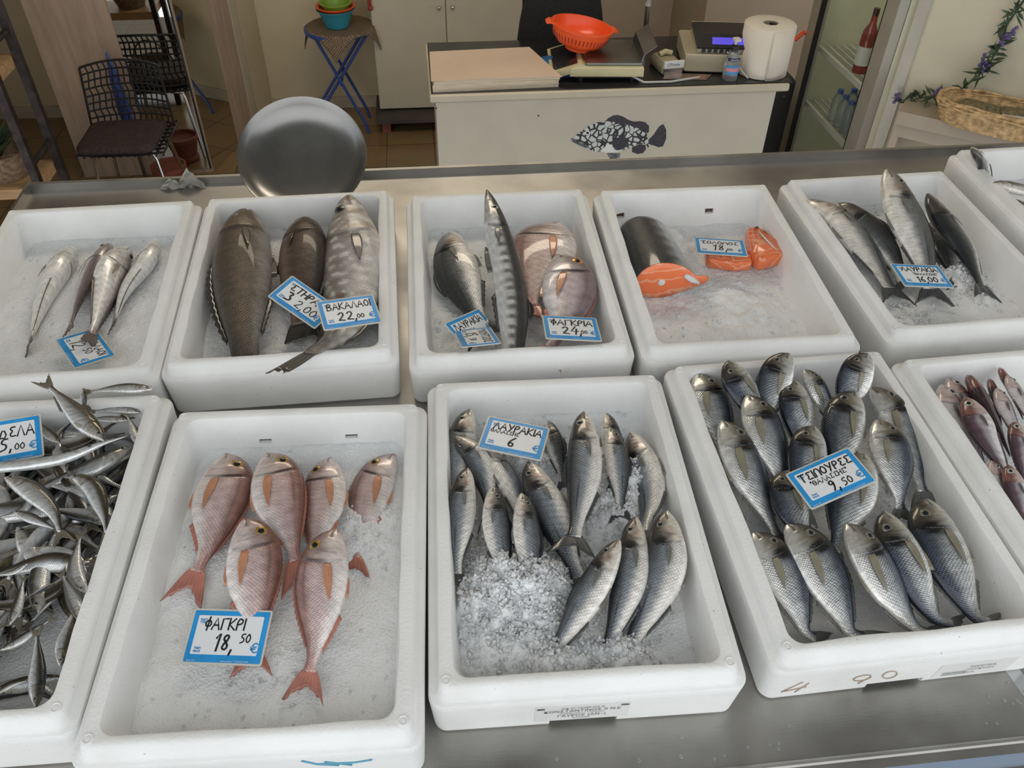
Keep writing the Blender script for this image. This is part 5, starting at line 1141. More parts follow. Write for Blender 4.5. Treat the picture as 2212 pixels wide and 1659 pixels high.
B3([(1337,1167),(1290,1254),(1234,1349),(1186,1425)], 'l', (.118,.098,.074,.044), 16, 'left-hand one of the three sea bass in front', dm=.92, fins='dapv')
# --- sea bream
g4 = 'silver sea bream'
def B4(pix, side, z, label, roll=0, sp='bream', **k): return F_('sea_bream', sp, pix, side, z, roll, label, group=g4, **k)
B4([(1507,807),(1533,875),(1552,935),(1562,995)], 'r', (.095,.08,.06), 'sea bream at the rear left corner of the bream box', dm=.8)
B4([(1572,779),(1604,835),(1632,890),(1650,940)], 'l', (.13,.10,.07), 'sea bream second from the left along the rear wall', dm=.85)
B4([(1704,763),(1680,815),(1660,870),(1648,930)], 'l', (.145,.11,.07), 'dark-headed sea bream in the middle of the rear wall', sp='bream_dark', dm=.85)
B4([(1738,799),(1765,845),(1787,885),(1800,930)], 'r', (.12,.095,.065), 'brownish small-headed sea bream right of the middle of the rear wall', dm=.75)
B4([(1874,763),(1855,808),(1836,855),(1822,910)], 'l', (.15,.115,.07), 'sea bream at the rear right corner, nose on the rim', sp='bream_dark', dm=.95)
B4([(1716,823),(1724,885),(1730,935),(1733,990)], 'l', (.12,.096,.07), 'sea bream in the second row, fin hanging on its right', dm=.85)
B4([(1615,854),(1646,930),(1675,1000),(1692,1065)], 'r', (.115,.094,.07), 'sea bream in the second row, left of the middle', dm=.78)
B4([(1846,847),(1826,920),(1816,985),(1812,1050)], 'l', (.12,.10,.075), 'bluish sea bream in the second row with its mouth to the right', dm=.78, sp='bream_dark')
B4([(1877,838),(1930,900),(1964,980),(1993,1062)], 'r', (.105,.088,.072,.058), 'long sea bream at the right wall, tail bent outward', dm=.72, tail=.17)
B4([(1895,907),(1924,985),(1938,1050),(1945,1100)], 'r', (.118,.10,.076), 'sea bream right of the price card with a big round eye', dm=.88)
B4([(1757,920),(1750,985),(1742,1040),(1738,1100)], 'l', (.12,.10,.08), 'sea bream whose head shows just behind the price card', dm=.85)
B4([(1560,909),(1603,1005),(1645,1090),(1680,1158)], 'r', (.108,.088,.07,.058), 'long sea bream down the left wall, white belly outward', 8, dm=.70)
B4([(1699,1016),(1709,1085),(1726,1140),(1742,1195)], 'l', (.095,.08,.066), 'dark sea bream under the left corner of the price card', sp='bream_dark', dm=.85)
B4([(1866,981),(1846,1060),(1822,1130),(1802,1190)], 'l', (.112,.094,.075), 'sea bream under the right half of the price card, long pale fin', dm=.88)
B4([(1627,1151),(1690,1240),(1723,1318),(1740,1362),(1762,1378)], 'r', (.10,.082,.066,.055), 'leftmost sea bream of the front row', dm=.78)
B4([(1700,1133),(1768,1225),(1811,1312),(1836,1362),(1866,1378)], 'r', (.105,.086,.068,.062), 'second sea bream from the left in the front row', dm=.82)
B4([(1999,1078),(2040,1190),(2080,1282),(2108,1332),(2140,1348)], 'l', (.098,.082,.066,.056), 'rightmost sea bream of the front row, brown head turned right', dm=.78, tail=.14)
B4([(1908,1105),(1955,1200),(1989,1282),(2020,1334),(2058,1350)], 'l', (.108,.09,.07,.058), 'fourth sea bream in the front row, pale belly to the right', 6, dm=.66, tail=.16)
B4([(1829,1132),(1885,1222),(1934,1302),(1974,1352),(2012,1368)], 'r', (.115,.094,.07,.058), 'third sea bream in the front row with its mouth open', 6, dm=.74)
# --- whiting
g7 = 'purplish whiting'
def B5(pix, side, z, label, roll=0, sp='whiting', **k): return F_('whiting', sp, pix, side, z, roll, label, group=g7, fins='dap', **k)
B5([(2048,817),(2074,861),(2094,909),(2112,970)], 'r', (.08,.074,.066), 'dark-headed whiting second from the left at the rear')
B5([(2034,833),(2067,906),(2100,969),(2130,1030)], 'r', (.086,.076,.066), 'pale-headed whiting against the left wall', 10, 'whiting_pale')
B5([(2090,811),(2126,873),(2157,930),(2182,985)], 'l', (.09,.084,.074), 'whiting showing only its purple back', -55, eye=False)
B5([(2138,819),(2152,867),(2164,920)], 'l', (.08,.074,.066), 'small dark whiting head between purple back and pale one', -40, eye=False)
B5([(2159,795),(2186,845),(2210,905)], 'l', (.09,.08,.07), 'dark whiting at the rear wall, highest in the photo', -40, eye=False)
B5([(2153,840),(2180,900),(2205,970)], 'r', (.098,.088,.076), 'pale whiting with a small eye in the middle of the rear row', 14, 'whiting_pale')
B5([(2175,812),(2205,865),(2235,930)], 'r', (.10,.09,.08), 'pale whiting at the right edge of the photo', 14, 'whiting_pale')
B5([(2086,860),(2122,935),(2156,990),(2180,1040)], 'l', (.108,.098,.082), 'whiting on top with dark back left and white belly right', 10)
B5([(2192,912),(2204,985),(2220,1060)], 'l', (.105,.095,.08), 'maroon-headed whiting at the right edge of the photo', -8)
B5([(2141,996),(2165,1055),(2195,1130)], 'r', (.10,.09,.075), 'small whiting in front with its eye near the box wall', 5)
B5([(2177,1005),(2200,1080),(2235,1170)], 'l', (.112,.10,.085), 'front whiting with a big pale-ringed eye', 0)
# --- sardine box: some can be told apart, the rest lie jumbled
gs_ = 'sardines heaped in the front left box'
def SB(pix, side, z, label, roll=0, **k):
    k.setdefault('res', (44, 20)); k.setdefault('fins', 't'); k.setdefault('tail', .17); return F_('sardine', 'sardine', pix, side, z, roll, label, group=gs_, **k)
rg = np.random.default_rng(21); bx_, by_, byaw = BD['B1'][:3]; cnt = 0
TOPLAB = 'small silver sardine lying in the jumbled heap in the front left box'
PX, PY = loc('B1', 95, 1400, .06)
def jumble(n, zlo, zhi, reg, lens=(.125, .16)):
    for _ in range(n):
        for _t in range(30):
            x, y = rg.uniform(reg[0], reg[1]), rg.uniform(reg[2], reg[3])
            a = rg.uniform(0, 2*np.pi); l = rg.uniform(*lens)
            if all((x+math.cos(a)*l*t-PX)**2/.062**2+(y+math.sin(a)*l*t-PY)**2/.034**2 > 1 for t in (-.5, -.25, 0, .25, .5)): break
        else: continue
        z = rg.uniform(zlo, zhi)
        d = np.array([math.cos(a), math.sin(a)]); k = rg.uniform(-.18, .18)*l
        pts = []
        for t in (-.5, 0, .5):
            q = np.array([x, y])+d*l*t+np.array([-d[1], d[0]])*k*(1-4*t*t); q = np.clip(q, [-.150, -.232], [.150, .232]); X3 = bxf('B1')((q[0], q[1], z+rg.uniform(-.006, .006))); pts.append(np.array(X3))
        if np.linalg.norm(pts[0]-pts[2]) < .07: continue
        NFI[0] += 1; sd = 'r' if abs(d[1]) > .5 else 'u'
        if rg.random() < .5: sd = {'r': 'l', 'u': 'd'}[sd]
        o = fish('sardine', 'sardine', pts, sd, rg.uniform(-30, 35), TOPLAB, gs_, seed=NFI[0]*17, res=(30, 16), fins='t', tail=.17)
jumble(26, .034, .048, (-.14, .15, -.22, .22)); jumble(44, .05, .066, (-.13, .15, -.20, .225)); jumble(46, .070, .086, (-.13, .142, -.17, .21))
SB([(331,840),(262,838),(196,846)], 'u', (.112,.114,.114), 'sardine lying along the gap between the two left boxes', wm=.9)
SB([(181,838),(181,860),(178,905)], 'r', (.13,.12,.10), 'sardine with only its brownish nose sticking up at the rear rim')
SB([(303,891),(255,884),(205,889)], 'u', (.096,.098,.098), 'sardine along the rear edge of the heap, eye at right')
SB([(275,908),(235,905),(190,905)], 'u', (.10,.10,.10), 'greenish sardine just in front of the rear edge one')
SB([(130,957),(98,930),(70,905)], 'u', (.10,.098,.095), 'sardine with a big round eye at the right of the price card')
SB([(300,965),(290,930),(275,900)], 'r', (.094,.096,.096), 'pale sardine pressed into the rear right corner of the heap', 20)
SB([(130,1149),(112,1102),(66,1056),(10,1031)][::-1], 'u', (.112,.112,.104), 'plump sardine in front of the long thin fish, head at left', 10)
SB([(152,1027),(200,1052),(222,1105),(230,1150)], 'r', (.108,.108,.10), 'bent brown-backed sardine near the right wall', -8)
SB([(30,1105),(70,1120),(118,1142)], 'u', (.106,.104,.10), 'sardine with a row of dark dots below the plump one')
SB([(75,1060),(50,1100),(0,1118)], 'u', (.10,.10,.098), 'bright silver sardine crossing at the left edge')
SB([(186,1282),(160,1235),(172,1162)], 'l', (.108,.106,.104), 'pale silver sardine hanging head down by the right wall', 14)
SB([(60,1217),(30,1235),(-10,1243)], 'u', (.104,.10,.1), 'small greenish sardine near the left edge, eye at right')
SB([(118,1260),(90,1275),(60,1290)], 'd', (.1,.098,.095), 'yellow-finned sardine in the middle of the heap')
SB([(175,1345),(150,1280),(135,1245)], 'l', (.098,.098,.096), 'pale sardine with its tail fin resting on the right wall', 10)
SB([(130,1440),(140,1385),(165,1310)], 'r', (.094,.096,.098), 'big silver sardine lying along the right wall', 5, dm=1.1)
SB([(78,1528),(82,1450),(80,1372)], 'r', (.09,.088,.088), 'sardine near the front with its tail pointing up', -10)
SB([(20,1350),(40,1300),(50,1255)], 'l', (.098,.098,.1), 'dark-backed sardine at the front left', -15)
SB([(-10,1500),(25,1480),(58,1470)], 'u', (.085,.085,.085), 'dark sardine lying low at the front left corner', -10)
SB([(0,1405),(40,1385),(105,1340)], 'u', (.082,.082,.086), 'slim sardine crossing the bare patch at the front', -10)
SB([(226,952),(175,900),(108,836)], 'r', (.126,.13,.142), 'large brownish sardine on top with its forked tail in the air', 0, tail=.2, res=(60, 26), fins='tdapv')
F_('garfish', 'garfish', [(283,939),(223,957),(130,992),(0,1009),(-150,1015)], 'u', (.122,.122,.118,.115,.11), 6, 'long thin silver fish with a needle snout across the sardine heap', res=(90, 24), dm=1.15, wm=1.15)
# --- salmon
def salmon():
    k = 'A4'; back = tp(1386, 520, .07); front = tp(1425, 612, .07); ax = front-back; ax /= np.linalg.norm(ax); ax[2] = 0; ax /= np.linalg.norm(ax); sd = np.array([-ax[1], ax[0], 0])*-1
    # outline of the steak across the axis: x to the photo right, z up
    def oval(sc, n=56):
        o = []
        for a in np.linspace(0, 2*np.pi, n, endpoint=False):
            x, z = math.cos(a), math.sin(a); X_ = .050*x if x < 0 else .076*x*(1+.35*max(0, x)**3*(z < .3)); Z_ = (.048*z if z > 0 else .038*z)*(1-.25*max(0, x)**2)
            o.append((X_*sc, Z_*sc))
        return o
    side = np.array([1, 0, 0])-ax*ax[0]; side /= np.linalg.norm(side); c0 = tp(1423, 612, .062)+np.array([0, 0, 0]); Ls = .175; rings = []; N = 22
    tl = []
    for i in range(N+1):
        t = i/N; sc = 1-.16*(1-t)**1.5; c = c0-ax*Ls*(1-t)+np.array([0, 0, .002])
        rings.append([tuple(c+side*X_+np.array([0, 0, Z_])) for X_, Z_ in oval(sc)])
    g = G().loft(rings, True, False); n = 56; v = np.array(g.v); U = np.repeat(np.linspace(0, 1, N+1), n); A = np.tile(np.linspace(0, 2*np.pi, n, endpoint=False), N+1)
    s = np.sin(A)*.75-np.cos(A)*.65; col = lerp(rgb(.70,.70,.70), rgb(.26,.28,.29), ss(-.5, .15, s)); col = lerp(col, rgb(.028,.032,.036), ss(.1, .6, s+.1*np.sin(U*30)))
    dots = (np.random.default_rng(2).random(len(s)) > .97) & (s > -.2); col[dots] *= .4
    al = np.ones(len(s)); K = 300; fuv = np.stack([(U*Ls+A*.05)*K*.7, (U*Ls-A*.05)*K*.7, 0*U], -1)
    o = mesh_obj('salmon_piece', T2W(v), g.f, M['skin'], None, True, T2W([c0-ax*.1-np.array([0, 0, .035])])[0], None, {'Col': ('FLOAT_COLOR', np.c_[col, al]), 'fuv': ('FLOAT_VECTOR', fuv)})
    tag(o, 'thick dark-skinned salmon piece with its orange cut face forward', 'fish')
    m, nn, l, b = nmat('salmon_flesh'); tcn = nn.new('ShaderNodeTexCoord'); w = nn.new('ShaderNodeTexWave'); w.wave_type = 'RINGS'; w.inputs['Scale'].default_value = 32; w.inputs['Distortion'].default_value = 2.5; w.inputs['Detail'].default_value = 2; w.inputs['Detail Scale'].default_value = 2
    l.new(tcn.outputs['Object'], w.inputs['Vector']); r = nn.new('ShaderNodeValToRGB'); l.new(w.outputs[0], r.inputs[0]); r.color_ramp.elements[0].color = (.85, .20, .07, 1); r.color_ramp.elements[1].color = (.86, .40, .24, 1); r.color_ramp.elements[0].position = .86; r.color_ramp.elements[1].position = 1
    l.new(r.outputs[0], b.inputs['Base Color']); b.inputs['Roughness'].default_value = .3; b.inputs['Coat Weight'].default_value = .4; M['salmon'] = m
    f2 = G().loft([[tuple(c0+ax*dd+side*X_*sc+np.array([0, 0, Z_*sc+.002])) for X_, Z_ in oval(1)] for sc, dd in ((.995, .0), (.985, .002), (.6, .003), (.2, .0035), (.02, .0035))], False, True)
    gobj('cut_face', f2, M['salmon'], o, True, table=True)
    gobj('backbone', G().ball(tuple(c0+ax*.003+side*.004+np.array([0, 0, .004])), .008, 12, sy=.5), M['labelw'], o, True, table=True)
    gobj('belly_edge', G().tube([tuple(c0+ax*.003+side*x+np.array([0, 0, z])) for x, z in ((.05, .018), (.066, .006), (.082, -.004))], [.005, .007, .003], 8), M['labelw'], o, True, table=True)
    gobj('pelvic_fin', G().loft([[tuple(c0-ax*a+side*(x+q)+np.array([0, 0, z])) for q in (-.004, .004)]+[tuple(c0-ax*a+side*(x+q)+np.array([0, 0, z-.002])) for q in (.004, -.004)] for a, x, z in ((.06, .066, .014), (.04, .078, .008), (.012, .084, .002))], True, True), M['black'], o, True, table=True)
salmon()
def fillet(pix, z0, h, label, tz=()):
    P3 = [tp(a, b, z0) for a, b in pix]; c = sum(P3)/len(P3); rings = []
    def dens(P):
        out = []
        for i in range(len(P)):
            for t in np.linspace(0, 1, 6, endpoint=False): out.append(P[i]*(1-t)+P[(i+1) % len(P)]*t)
        for _ in range(1): out = [(out[i-1]+2*out[i]+out[(i+1) % len(out)])/4 for i in range(len(out))]
        return out
    D_ = dens(P3)
    for sc, z in ((.9, 0), (1, .15), (1.0, .55), (.98, .85), (.93, 1.0)):
        rings.append([tuple(c+(p-c)*sc+np.array([0, 0, z*h+.002*math.sin(i*1.7)*z])) for i, p in enumerate(D_)])
    g = G().loft(rings, True, True); o = gobj('salmon_fillet', g, M['salmon'], smooth=True, table=True); tag(o, label, 'fish')
    g = G(); n = len(D_)
    for q in (.25, .45):                          # pale fat line and wrinkled wrap
        g.tube([tuple(c+(D_[int(n*.1)]-c)*(.9-q)*t+(D_[int(n*.6)]-c)*(.9-q)*(1-t)+np.array([0, 0, h*1.03])) for t in np.linspace(0, 1, 8)], .0012, 6)
    gobj('plastic_wrap_fold', g, M['labelw'], o, True, table=True)
fillet([(1520,548),(1616,556),(1622,584),(1585,588),(1524,578)], .034, .022, 'flat salmon fillet half covered by its price card')
fillet([(1606,516),(1632,514),(1672,548),(1695,566),(1690,574),(1635,588),(1616,570)], .034, .032, 'wrapped salmon fillet lying right of the salmon price card')

# ================================================================== price cards with handwriting
ST = {  # marker strokes in a unit cell
 'Α': [[(0,0),(.34,1),(.68,0)],[(.14,.38),(.54,.38)]], 'Β': [[(.02,0),(.02,1),(.4,.96),(.48,.76),(.36,.56),(.04,.52)],[(.04,.52),(.46,.46),(.56,.22),(.4,.02),(.02,0)]], 'Γ': [[(.04,0),(.04,.95),(.52,.98)]],
 'Δ': [[(0,0),(.33,1),(.68,0),(0,.02)]], 'Ε': [[(.52,.92),(.2,.94),(.08,.74),(.36,.54),(.06,.3),(.18,.04),(.54,.08)]], 'Η': [[(0,0),(0,1)],[(.52,0),(.52,1)],[(0,.5),(.52,.5)]],
 'Θ': [[(.3,.98),(.06,.8),(0,.45),(.14,.06),(.4,.02),(.58,.35),(.54,.8),(.3,.98)],[(.12,.5),(.46,.5)]], 'Ι': [[(.05,0),(.05,1)]], 'Κ': [[(.02,0),(.02,1)],[(.52,.98),(.05,.46),(.56,0)]], 'Λ': [[(0,0),(.33,1),(.62,0)]],
 'Μ': [[(0,0),(.08,1),(.34,.35),(.6,1),(.7,0)]], 'Ν': [[(0,0),(.02,1),(.5,0),(.52,1)]], 'Ο': [[(.28,.96),(.05,.75),(0,.4),(.16,.06),(.42,.06),(.56,.4),(.5,.78),(.28,.96)]], 'Π': [[(.04,0),(.04,.96),(.56,.96),(.56,0)]],
 'Ρ': [[(.03,0),(.03,.98),(.4,.96),(.5,.74),(.36,.5),(.05,.48)]], 'Σ': [[(.56,.92),(.04,.96),(.34,.52),(0,.06),(.58,.06)]], 'Τ': [[(0,.96),(.62,.96)],[(.31,.96),(.31,0)]], 'Υ': [[(0,1),(.28,.5)],[(.58,1),(.22,0)]],
 'Φ': [[(.3,.8),(.06,.66),(.06,.34),(.3,.22),(.54,.34),(.54,.66),(.3,.8)],[(.34,1.1),(.26,-.1)]], '0': [[(.26,.95),(.04,.7),(.04,.28),(.24,.03),(.46,.28),(.46,.7),(.26,.95)]], '1': [[(.02,.74),(.2,1),(.16,0)]],
 '2': [[(.03,.76),(.22,.97),(.44,.78),(.34,.45),(.02,.04),(.2,.1),(.52,.03)]], '3': [[(.04,.92),(.42,.96),(.2,.56),(.44,.4),(.4,.08),(.04,.06)]], '4': [[(.3,1),(.02,.4),(.52,.42)],[(.4,.7),(.36,0)]], '5': [[(.46,.97),(.12,.95),(.08,.56),(.38,.56),(.42,.16),(.06,.02)]],
 '6': [[(.4,.98),(.08,.56),(.06,.16),(.3,.02),(.44,.24),(.3,.46),(.08,.34)]], '8': [[(.26,.52),(.06,.74),(.26,.97),(.44,.76),(.06,.26),(.24,.03),(.46,.24),(.26,.52)]], '9': [[(.42,.7),(.2,.52),(.04,.74),(.24,.97),(.43,.8),(.36,.3),(.2,0)]],
 ',': [[(.08,.06),(.02,-.2)]], '"': [[(.02,1),(.0,.75)],[(.16,1),(.14,.75)]], 'ς': [[(.45,.6),(.15,.62),(.05,.35),(.35,.15),(.3,-.1)]]}
def strokes(g, txt, x, y, h, sp=.18, w=.06, slant=0, wob=0, rg=None, zoff=.0007):
    """marker writing: flat ribbons in card coordinates"""
    for ch in txt:
        if ch == ' ': x += .35*h; continue
        wid = 0
        for pl in ST[ch]:
            p = np.array(pl, float); wid = max(wid, p[:, 0].max())
            if len(p) > 3:                       # round the corners of long strokes a little
                q = [p[0]]
                for i in range(len(p)-1): q += [p[i]*.7+p[i+1]*.3, p[i]*.3+p[i+1]*.7]
                p = np.array(q+[p[-1]])
            p = p*h; p[:, 0] += p[:, 1]*slant; p = p+np.array([x, y])
            d = np.gradient(p, axis=0); d /= np.maximum(np.linalg.norm(d, axis=1, keepdims=True), 1e-9); nrm = np.stack([-d[:, 1], d[:, 0]], 1)*w*h/2
            e = p.copy(); e[0] -= d[0]*w*h*.4; e[-1] += d[-1]*w*h*.4
            n = len(p); vs = [(*(e[i]+nrm[i]), zoff) for i in range(n)]+[(*(e[i]-nrm[i]), zoff) for i in range(n)]
            g.add(vs, [(n+i, n+i+1, i+1, i) for i in range(n-1)])
        x += (wid+sp)*h
    return x
POSE = {
'A1': [-0.5203, 0.216, 0.0575, -0.9869, -0.1261, -0.07, 0.1025, 0.0662], 'A2a': [-0.139, 0.3013, 0.0676, -0.5539, -0.0484, 0.3929, 0.1034, 0.0711], 'A2b': [-0.0514, 0.2592, 0.0711, 0.2414, 0.1015, 0.0904, 0.1035, 0.073],
'A3a': [0.1763, 0.2304, 0.0407, 0.7577, 0.4248, 0.2924, 0.1008, 0.0555], 'A3b': [0.1822, 0.1828, 0.0584, -1.4624, -0.0285, -0.4266, 0.1024, 0.0671], 'A3c': [0.36, 0.1884, 0.0613, -0.0441, -0.1154, 0.1, 0.0999, 0.0725],
'A4': [0.713, 0.4188, 0.0616, -0.2169, -0.169, -0.0118, 0.0998, 0.0727], 'A5': [1.0938, 0.2871, 0.0612, -0.0439, -0.0145, 0.0801, 0.101, 0.0709], 'B1': [-0.5802, -0.0169, 0.0732, 0.2705, 0.277, 0.1215, 0.1041, 0.0731],
'B2': [-0.1883, -0.3839, 0.0603, -0.1618, 0.2092, -0.0711, 0.1029, 0.0674], 'B3': [0.2246, -0.0716, 0.0599, -0.3322, -0.0693, 0.0337, 0.0995, 0.0722], 'B4': [0.7027, -0.2075, 0.07, 0.199, -0.0565, -0.2814, 0.1046, 0.0705]}
def card(k, lift, label, lines, thumbs=True):
    q = np.array(POSE[k]); w_ = q[:3]-CT; sc = lift; pos = CT+w_*sc; W_, H_ = q[6]*sc, q[7]*sc
    Rz = Matrix.Rotation(q[3], 3, 'Z'); ax = Vector((q[4], q[5], 0)); Rt = Rz @ Matrix.Rotation(ax.length, 3, ax.normalized())
    X = Matrix.Translation(pos) @ Rt.to_4x4(); XW = MT @ X
    def fl(m, x0, y0, x1, y1, z0, z1, nm, par, sl=False, r=.0015):
        g = G().loft([rrect(x0, y0, x1, y1, r, z, 2) for z in (z0, z1)], True, True, XW); return gobj(nm, g, m, par, smooth=False, loc=tuple(XW.translation))
    e = .0025; o = fl(M['sleeve'], -W_/2-e, -H_/2-e, W_/2+e, H_/2+e, -.0012, 0, 'price_card', None, r=.003); tag(o, label, 'price tag', 'blue-bordered price cards')
    bd = fl(M['cardblue'], -W_/2, -H_/2, W_/2, H_/2, 0, .0004, 'blue_border', o); bw = .0085; fl(M['card'], -W_/2+bw*.8, -H_/2+bw*1.15, W_/2-bw*.8, H_/2-bw*.75, .0004, .0008, 'white_panel', o)
    g = G(); rgx = random.Random(len(k)*7)
    for txt, x, y, h, wd, sl in lines:
        x1 = strokes(G(), txt, (x-.5)*W_, 0, h*H_, .16, wd, sl); lim = .44*W_; fx = min(1, (lim-(x-.5)*W_)/(x1-(x-.5)*W_)); g0 = G(); strokes(g0, txt, 0, (y-.5)*H_, h*H_, .16, wd, sl, zoff=.0011); g.add([((x-.5)*W_+p[0]*fx, p[1], p[2]) for p in g0.v], g0.f)
    for txt, x, y, h, wd, sl in []: strokes(g, txt, (x-.5)*W_, (y-.5)*H_, h*H_, .16, wd, sl, zoff=.0011)
    gobj('handwriting', G().add(g.v, g.f, XW), M['ink'], o, smooth=False)
    x3 = XW.to_3x3(); xd, yd = x3 @ Vector((1, 0, 0)), x3 @ Vector((0, 1, 0))
    for s, x, y, h, m_ in (('ΤΙΜΗ', .10, .245, .042, 'blueink'), ('PRICE', .10, .185, .042, 'blueink'), ('€', .83, .20, .20, 'blueink'), ('ΕΙΔΟΣ', .10, .80, .040, 'blueink'), ('TYPE', .10, .745, .040, 'blueink')):
        text3(s, h*H_*1.3, XW @ Vector(((x-.5)*W_, (y-.5)*H_, .0009)), xd, yd, M[m_], o, 'printed_text', .0001, bold=.0002)
    text3('www.anech.gr  Τ. 210 52 27 500', .042*H_, XW @ Vector((-.02*W_, -.485*H_, .0005)), xd, yd, M['card'], o, 'printed_footer', .0001)
    text3('Κωδ. 107', .042*H_, XW @ Vector((-.46*W_, -.485*H_, .0005)), xd, yd, M['card'], o, 'printed_footer', .0001)
    return o
card('A1', 1.0, 'price card reading ΒΑΚΑΛΑΟΙ 12,50 turned sideways under a hake tail', [('ΒΑΚΑΛΑΟΙ', .10, .66, .22, .15, 0), ('12,', .22, .22, .36, .1, .15), ('50', .56, .40, .22, .12, 0)])
card('A2a', .955, 'tilted price card reading ΣΤΗΡΑ 32,00 on the smaller brown fish', [('ΣΤΗΡΑ', .14, .60, .24, .16, .1), ('3', .20, .20, .34, .16, 0), ('2,00', .42, .18, .30, .1, .1)])
card('A2b', .935, 'price card reading ΒΑΚΑΛΑΟΙ 22,00 on the large grey fish', [('ΒΑΚΑΛΑΟΙ', .13, .62, .235, .15, .03), ('22,', .27, .20, .32, .13, .12), ('00', .62, .22, .16, .16, 0)])
card('A3a', .962, 'half-hidden price card ending in ΑΚΙΑ beside the barracuda tail', [('ΛΑΥΡΑΚΙΑ', .10, .58, .26, .16, .05), ('ΘΑΛ', .40, .36, .12, .16, 0)])
card('A3b', .950, 'sideways price card reading ΛΟΥΤΣΟΣ 15,50 lowest in the barracuda box', [('ΛΟΥΤΣΟΣ', .14, .62, .23, .15, .05), ('15,', .25, .24, .32, .13, .1), ('50', .6, .28, .18, .15, 0)])
card('A3c', .950, 'price card reading ΦΑΓΚΡΙΑ 24,00 on the pale porgy', [('ΦΑΓΚΡΙΑ', .12, .60, .24, .16, .06), ('24,', .30, .20, .34, .13, .1), ('00', .66, .24, .15, .16, 0)])
card('A4', .985, 'price card reading ΣΟΛΟΜΟΣ 18,00 on the salmon fillets', [('ΣΟΛΟΜΟΣ', .12, .62, .20, .14, .08), ('18,', .33, .22, .36, .11, .1), ('00', .62, .24, .14, .16, 0)])
card('A5', .955, 'price card reading ΛΑΥΡΑΚΙΑ 16,00 on the large sea bass', [('ΛΑΥΡΑΚΙΑ', .13, .68, .20, .17, .05), ('"ΘΑΛΑΣΣΗΣ"', .33, .50, .11, .18, .05), ('16,00', .34, .17, .26, .14, .05)])
card('B1', .955, 'price card ending in ΔΕΛΑ at the left edge of the photo, on the sardines', [('ΣΑΡΔΕΛΑ', .10, .56, .26, .13, .05), ('5,', .44, .24, .30, .12, .1), ('00', .64, .22, .17, .13, .05)])
card('B2', .990, 'price card reading ΦΑΓΚΡΙ 18,50 in front of the pink porgies', [('ΦΑΓΚΡΙ', .17, .63, .22, .15, .04), ('18,', .36, .22, .33, .13, .06), ('50', .68, .38, .18, .15, .05)])
card('B3', .962, 'price card reading ΛΑΥΡΑΚΙΑ, half covered by ice in the sea bass box', [('ΛΑΥΡΑΚΙΑ', .12, .66, .21, .17, .05), ('ΘΑΛΑΣΣΗΣ', .09, .54, .11, .17, .05), ('6', .42, .18, .30, .14, .1)])
card('B4', .948, 'price card reading ΤΣΙΠΟΥΡΕΣ 9,50 on the sea bream', [('ΤΣΙΠΟΥΡΕΣ', .10, .64, .21, .17, .04), ('"ΘΑΛΑΣΣΗΣ"', .20, .46, .13, .16, .05), ('9,', .40, .16, .28, .14, .05), ('50', .60, .17, .2, .14, .05)])

# ------------------------------------------------------------------ labels and marks on the boxes
def on_front(k, items, x0, x1, z0, z1, label=True, sheet='labelw', name='paper_label', mtl='greyink'):
    """sticker on the sloping front wall of a box, local x range and height range"""
    f = bxf(k); x, y, yaw, dw, dl, dh = BD[k]; hl = L0/2*(1+dl); H = H0+dh
    def yy(z): return -hl+np.interp(z, [0, .004, H*.45, H-.016, H-.006, H], [BT+.003, BT, BT*.55, BT*.12, 0, 0])-.0007
    par = BOX[k]
    if label:
        zz = np.linspace(z0, z1, 6); g = G().loft([[f((x0, yy(z), z)), f((x1, yy(z), z)), f((x1, yy(z)+.0005, z)), f((x0, yy(z)+.0005, z))] for z in zz], True, True); par = gobj(name, g, M[sheet], par, smooth=False, table=True); par['label'] = 'printed paper label'
    zm = (z0+z1)/2; a = T2W([f((0, yy(zm), zm)), f((1, yy(zm), zm)), f((0, yy(z1), z1))]); xd = a[1]-a[0]; yd = a[2]-a[0]; nd = np.cross(xd, yd); nd /= np.linalg.norm(nd)
    for s, xx, z, h, al in items: text3(s, h, T2W([f((xx, yy(z)-.0006, z))])[0], xd, yd, M[mtl], par, 'label_text', .0004, al)
    return yy, f, par
on_front('B3', [('Α/Κ ΑΓ.ΓΕΩΡΓΙΟΣ Β', -.008, .0530, .0060, 'CENTER'), ('ΚΩΝΣΤΑΝΤΙΝΟΣ ΙΙ Ν.Ε', -.008, .0435, .0092, 'CENTER'), ('Ν.ΑΝΑΡΓΥΡΟΥ 2 Τ.ΜΕΘΩΝΗ', -.008, .0380, .0042, 'CENTER'), ('ΓΑΥΡΟΣ (ΑΝ~)', -.008, .0285, .0090, 'CENTER'), ('ΕΛΛΑΔΑ', -.008, .0215, .0055, 'CENTER'), ('▬', -.066, .0545, .010, 'LEFT'), ('▬', .040, .0545, .010, 'LEFT')], -.068, .052, .0155, .0625)
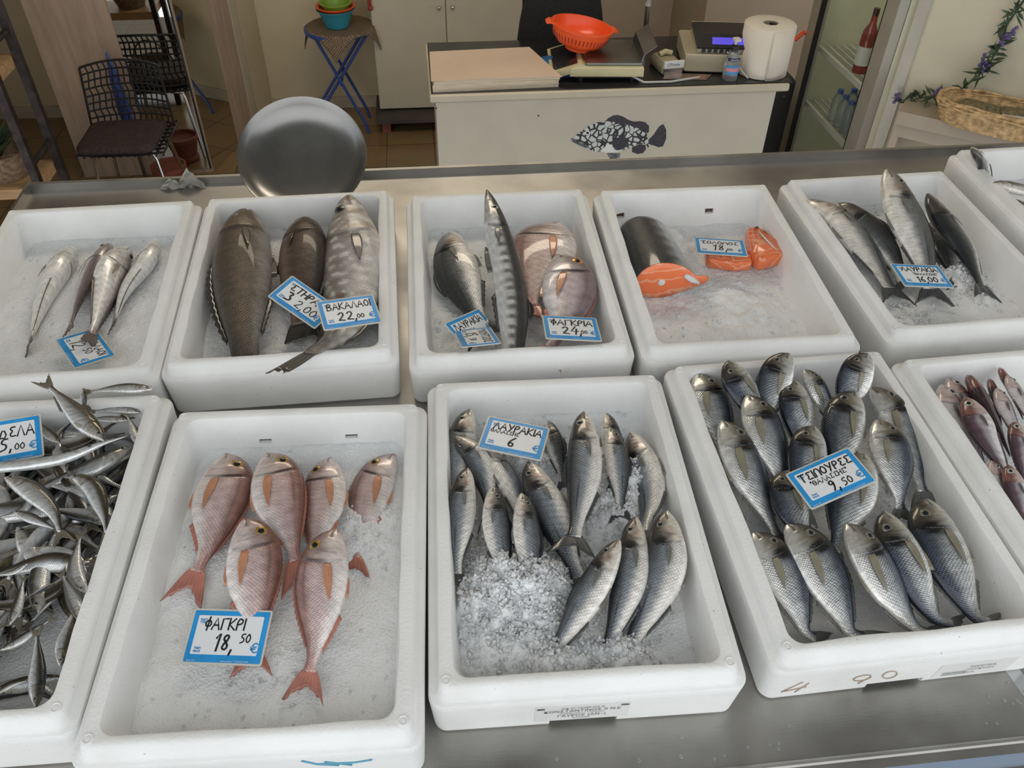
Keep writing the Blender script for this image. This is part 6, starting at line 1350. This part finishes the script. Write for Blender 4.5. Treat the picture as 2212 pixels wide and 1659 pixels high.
on_front('B4', [('|||||||||||', .052, .018, .012, 'LEFT'), ('ΤΣΙΠΟΥΡΑ', .085, .034, .0075, 'LEFT'), ('ΙΧΘΥΟΚΑΛ/ΕΙΑ', .085, .026, .0055, 'LEFT'), ('GR 42', .085, .017, .0055, 'LEFT')], .042, .150, .010, .050)
def front_marks(k, polys, w, m, nm):
    yy, f, par = on_front(k, [], 0, 0, .02, .04, False); g = G()
    for pl in polys:
        g.tube([f((x, yy(z)-.0002, z)) for x, z in pl], w, 6)
    o = gobj(nm, g, M[m], BOX[k], True, table=True)
front_marks('B4', [[(-.150, .050), (-.172, .024), (-.140, .032)], [(-.140, .044), (-.152, .018)]], .0007, 'brownink', 'faded_price_mark')
front_marks('B4', [[(-.066+.012*math.cos(a), .040+.009*math.sin(a)) for a in np.linspace(.6, 6.4, 12)]+[(-.058, .034), (-.066, .022)], [(-.028+.010*math.cos(a)-.3*.010*math.sin(a), .040+.012*math.sin(a)) for a in np.linspace(0, 6.28, 14)]], .0007, 'brownink', 'faded_price_mark')
front_marks('B2', [[(.06, .074), (.075, .060), (.12, .058), (.14, .064)], [(.075, .060), (.10, .052)], [(.085, .066), (.115, .050)]], .0012, 'tealink', 'teal_marker_scrawl')
# plain plastic scraps at the rear left of the counter
for k, (px, py, s, lab) in enumerate(((392, 412, .035, 'clump of crumpled clear plastic standing at the rear left upstand'), (345, 424, .03, 'small scrap of clear plastic beside the larger clump'))):
    c = tp(px, py, .04); g = G(); rgx = np.random.default_rng(k+5); vs = []; n = 7
    for i in range(n):
        for j in range(n): u, v = i/(n-1)-.5, j/(n-1); vs.append((c[0]+u*s*2*(1-.5*v), .845+rgx.uniform(-.006, .006), .002+v*s*(1.1-abs(u))*(1.3-.5*k)))
    fs = [(i*n+j, (i+1)*n+j, (i+1)*n+j+1, i*n+j+1) for i in range(n-1) for j in range(n-1)]
    o = mesh_obj('plastic_scrap', T2W(vs), fs, M['bag']); md = o.modifiers.new('t', 'SOLIDIFY'); md.thickness = .001; tag(o, lab, 'plastic scrap')
for o in bpy.data.objects:
    if 'base' in o: del o['base']
